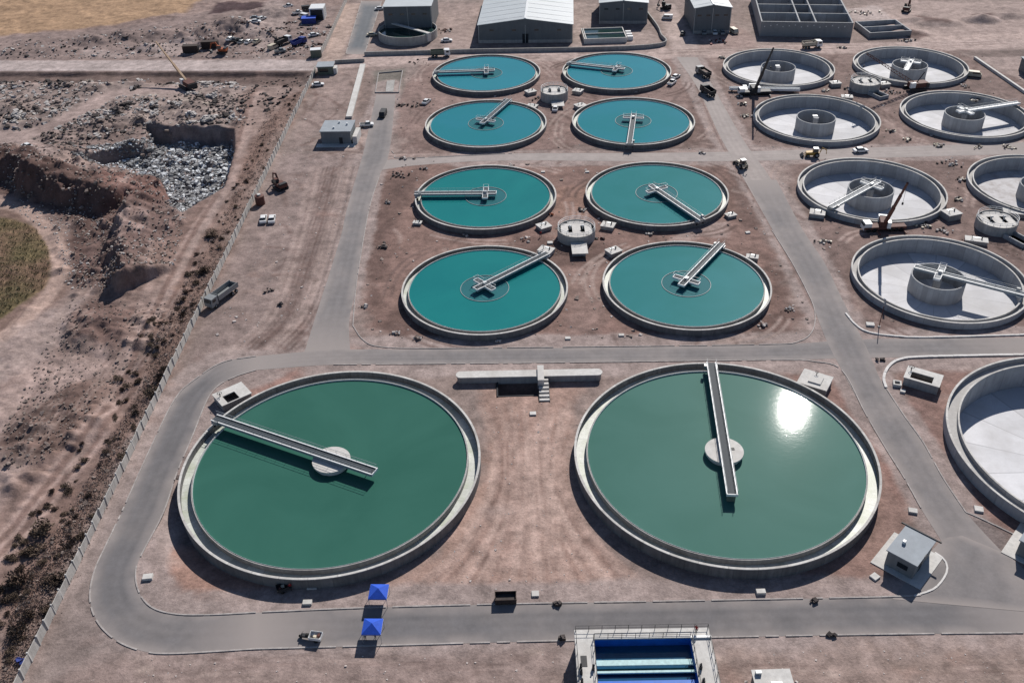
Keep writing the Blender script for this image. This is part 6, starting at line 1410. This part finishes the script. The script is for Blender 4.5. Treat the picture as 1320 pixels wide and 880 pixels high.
# dry weeds, stones: uncountable
def scatter(name, label, cat, mat, n, zone, r0, r1, flat=.6, keep=None, zoff=0, seed=1, clump=None):
    r_ = random.Random(seed); mb = MB(); xs0, ys0 = zip(*zone); k_ = 0; tr = 0
    zw = px(zone)
    while k_ < n and tr < n*30:
        tr += 1; x, y = r_.uniform(min(xs0), max(xs0)), r_.uniform(min(ys0), max(ys0)); q = P(x, y)
        if not bool(inside(np.array([q.x]), np.array([q.y]), zw)[0]): continue
        if clump and float(fbm(np.array([q.x]), np.array([q.y]), clump[0], seed+40, 3)[0]) < clump[1]: continue
        g = gz(q.x, q.y)
        if g < -7 or (keep and not keep(q)): continue
        mb.chunk((q.x, q.y, g+zoff), r_.uniform(r0, r1)*(1 if r_.random() < .85 else 1.8), r_, flat); k_ += 1
    return stuff(mb.build(name, mat), label, cat)
def off_tanks(q):
    for d_, r_ in ((WET, RM), (DRY, RM), (BIG, RT), (DRYBIG, RT)):
        for cx, cy in d_.values():
            if math.hypot(q.x-cx, q.y-cy) < r_+.6: return False
    return True
ROADS = [(pl, hw) for pl, hw in (([(500, 110), (480, 200), (468, 250), (452, 320), (428, 400), (415, 450)], 4), ([(600, 205), (960, 202), (1330, 192)], 4), ([(430, 460), (700, 458), (1080, 452), (1330, 446)], 5.5), ([(888, 78), (910, 120), (945, 185), (1000, 265), (1060, 380), (1100, 470), (1180, 590), (1225, 670)], 4.5))]
RW = [(px(a_), hw) for a_, hw in ROADS]
def off_all(q):
    if not off_tanks(q): return False
    for pl, hw in RW:
        if float(seg_dist(np.array([q.x]), np.array([q.y]), pl, False)[0]) < hw: return False
    return True
DT = px([(-60, 186), (0, 181), (60, 165), (105, 143), (150, 120), (240, 116)]); DT2 = px([(0, 172), (40, 192), (62, 215)])
def in_pit(q): return gz(q.x, q.y) < -1.3 and gz(q.x, q.y+2.2) < -1.0
def off_track(q): return min(float(seg_dist(np.array([q.x]), np.array([q.y]), DT, False)[0]), float(seg_dist(np.array([q.x]), np.array([q.y]), DT2, False)[0])) > 3.6
scatter('yard_stones', 'pale stones scattered over the plant yards', 'stones', 'stone_pale', 160, [(470, 75), (900, 75), (1330, 60), (1330, 440), (1040, 440), (470, 440)], .10, .32, keep=off_all, seed=3)
scatter('yard_stones', 'pale stones scattered over the left yard', 'stones', 'stone_pale', 110, [(400, 100), (460, 160), (440, 300), (400, 440), (260, 460), (330, 300)], .08, .25, seed=4)
scatter('soil_clods', 'dark clods scattered over the plant yards', 'clods', 'debris_brown', 200, [(470, 75), (900, 75), (1330, 60), (1330, 440), (1040, 440), (470, 440)], .12, .35, keep=off_all, seed=5)
scatter('front_stones', 'small stones on the soil in the foreground', 'stones', 'stone_pale', 120, [(80, 870), (140, 848), (720, 842), (1330, 832), (1330, 890), (80, 890)], .05, .16, seed=6, keep=lambda q: not (7 < q.x < 29))
scatter('front_stones', 'small stones between the two large tanks', 'stones', 'stone_pale', 140, [(600, 520), (760, 520), (760, 690), (840, 765), (540, 765), (620, 650)], .05, .15, keep=off_tanks, seed=7)
scatter('pit_waste', 'pale crumpled waste filling the dug pit', 'waste', 'litter_white', 2300, PIT_PX, .12, .48, .5, keep=in_pit, seed=8)
scatter('pit_waste', 'grey waste filling the dug pit', 'waste', 'litter_grey', 2300, PIT_PX, .15, .6, .55, keep=in_pit, seed=9)
scatter('dump_rubble', 'pale rubble over the dumping ground', 'rubble', 'debris_pale', 800, [(0, 104), (320, 100), (318, 160), (190, 162), (60, 200), (0, 165)], .14, .6, .4, seed=10, keep=off_track, clump=(.07, .5))
scatter('dump_rubble', 'dark rubble over the dumping ground', 'rubble', 'debris_dark', 650, [(0, 100), (400, 96), (330, 160), (190, 165), (60, 205), (0, 165)], .15, .65, .6, seed=11, keep=off_track, clump=(.07, .5))
scatter('dump_rubble', 'brown rubble on the left outside land', 'rubble', 'debris_brown', 1000, [(0, 100), (330, 100), (318, 165), (200, 205), (60, 215), (0, 180)], .12, .5, .5, seed=12, keep=off_track, clump=(.06, .45))
scatter('earth_clods', 'dark earth clods on the excavated land', 'clods', 'debris_brown', 900, [(90, 385), (215, 390), (210, 440), (140, 520), (60, 600), (0, 610), (0, 560)], .06, .26, .7, seed=13)
r_ = random.Random(14); zone = [(0, 880), (20, 760), (70, 690), (130, 590), (175, 510), (200, 450), (235, 370), (280, 300), (305, 240), (345, 140), (392, 115), (296, 325), (236, 440), (165, 590), (92, 745), (18, 880)]; zw = px(zone); mb = MB(); k_ = 0
while k_ < 3000:
    x, y = r_.uniform(0, 392), r_.uniform(115, 880); q = P(x, y)
    if not bool(inside(np.array([q.x]), np.array([q.y]), zw)[0]): continue
    k_ += 1; g = gz(q.x, q.y)-.1; R0 = r_.uniform(.15, .6)
    for j in range(9):
        p_ = Vector((q.x+r_.gauss(0, R0), q.y+r_.gauss(0, R0), g+r_.uniform(.05, R0*1.3))); a_ = Vector((r_.gauss(0, 1), r_.gauss(0, 1), r_.gauss(0, .6))).normalized()*r_.uniform(.08, .2); c_ = a_.orthogonal().normalized()*r_.uniform(.04, .12)
        mb.add([p_-a_, p_+c_, p_+a_, p_-c_], [(0, 1, 2, 3)])
pmat('weed', (.25, .185, .15), .6, .35, .9)
stuff(mb.build('dry_weeds', 'weed'), 'dry brown weeds covering the strip outside the wall', 'weeds')
scatter('earth_clods', 'brown clods among the weeds outside the wall', 'clods', 'debris_brown', 900, zone, .06, .25, .8, seed=14)
scatter('embankment_stones', 'pale rubbish along the embankment foot', 'rubble', 'debris_pale', 260, [(30, 258), (90, 285), (95, 370), (150, 372), (140, 378), (84, 372), (70, 300), (0, 262)], .06, .22, .5, seed=15)
scatter('far_rubble', 'rubble on the far spoil ground', 'rubble', 'debris_pale', 420, [(0, 55), (120, 45), (260, 28), (350, 40), (400, 20), (420, 40), (395, 75), (0, 76)], .12, .45, .5, seed=16)
scatter('far_rubble', 'dark rubble on the far spoil ground', 'rubble', 'debris_dark', 420, [(0, 55), (120, 45), (260, 28), (350, 40), (400, 20), (420, 40), (395, 75), (0, 76)], .12, .5, .5, seed=17)
scatter('slope_rubble', 'small pale rubble on the spoil slopes', 'rubble', 'debris_pale', 700, [(60, 200), (215, 200), (240, 280), (225, 345), (150, 375), (95, 372), (95, 290), (40, 262), (0, 240), (0, 200)], .06, .26, .6, seed=61, clump=(.09, .47))
scatter('slope_rubble', 'dark clods on the spoil slopes', 'clods', 'debris_brown', 1500, [(0, 195), (215, 200), (240, 280), (225, 345), (150, 375), (95, 372), (95, 290), (40, 262), (0, 240)], .08, .36, .7, seed=62)
scatter('loose_waste', 'grey waste spilling over the ground left of the pit', 'waste', 'litter_grey', 900, [(66, 212), (100, 196), (190, 178), (212, 205), (212, 235), (150, 226)], .1, .45, .5, seed=63, clump=(.1, .42))
scatter('loose_waste', 'pale waste spilling over the ground left of the pit', 'waste', 'litter_white', 500, [(66, 212), (100, 196), (190, 178), (212, 205), (212, 235), (150, 226)], .08, .35, .5, seed=64, clump=(.1, .45))
# crop rows on the left field
mb = MB(); r_ = random.Random(31); fz = px([(-10, 288), (0, 283), (44, 291), (61, 318), (65, 342), (57, 370), (0, 411), (-10, 415)])
for k_ in range(5200):
    x, y = r_.uniform(-12, 66), r_.uniform(283, 415); q = P(x, y)
    ph = (q.y*.95+q.x*.30)*2.6
    if math.sin(ph) < .1 or not bool(inside(np.array([q.x]), np.array([q.y]), fz)[0]): continue
    g = gz(q.x, q.y)-.1; a_ = r_.uniform(0, 6.28); h = r_.uniform(.25, .6)
    for j in range(2): mb.add([(q.x, q.y, g), (q.x+.3*math.cos(a_+j*2), q.y+.3*math.sin(a_+j*2), g+h), (q.x+.25*math.cos(a_+.7+j*2), q.y+.25*math.sin(a_+.7+j*2), g+h*.8)], [(0, 1, 2)])
pmat('crop_leaf', (.085, .084, .044), .4, .15, .8)
stuff(mb.build('crop_rows', 'crop_leaf'), 'low green crop growing in rows on the left field', 'crop')
# heaps on the dumping ground as things
hm = []
for k_ in range(4):
    r2 = random.Random(50+k_); mb = MB()
    for j in range(26): a_ = r2.uniform(0, 6.28); rr2 = abs(r2.gauss(0, .55)); mb.chunk((rr2*math.cos(a_)*1.5, rr2*math.sin(a_), max(.05, .75-rr2*.75)*r2.uniform(.2, 1)), r2.uniform(.18, .42), r2, .7)
    hm.append(mb)
HM = {}
for mname in ('debris_pale', 'debris_dark', 'debris_brown'):
    for k_ in range(4): HM[mname, k_] = hm[k_].mesh('rubble_heap', mname)
r_ = random.Random(77); hx = []
for k_ in range(60):
    x, y = r_.uniform(0, 315), r_.uniform(102, 162)
    if abs(y-(165-(x-60)*.36)) < 9 and 40 < x < 190: continue
    mname = ['debris_pale', 'debris_brown', 'debris_dark', 'debris_pale'][k_ % 4]; q = P(x, y)
    if not off_track(q): continue
    o = bpy.data.objects.new('rubble_heap', HM[mname, k_ % 4]); COL.objects.link(o); s = r_.uniform(.8, 2.4); o.scale = (s, s, s*.75); o.rotation_euler = (0, 0, r_.uniform(0, 6.28)); o.location = (q.x, q.y, gz(q.x, q.y)-.15)
    cl = {'debris_pale': 'pale', 'debris_brown': 'brown', 'debris_dark': 'dark'}[mname]
    tag(o, f'{cl} heap of broken rubble on the dumping ground', 'rubble heap', f'{cl} rubble heaps on the dumping ground')
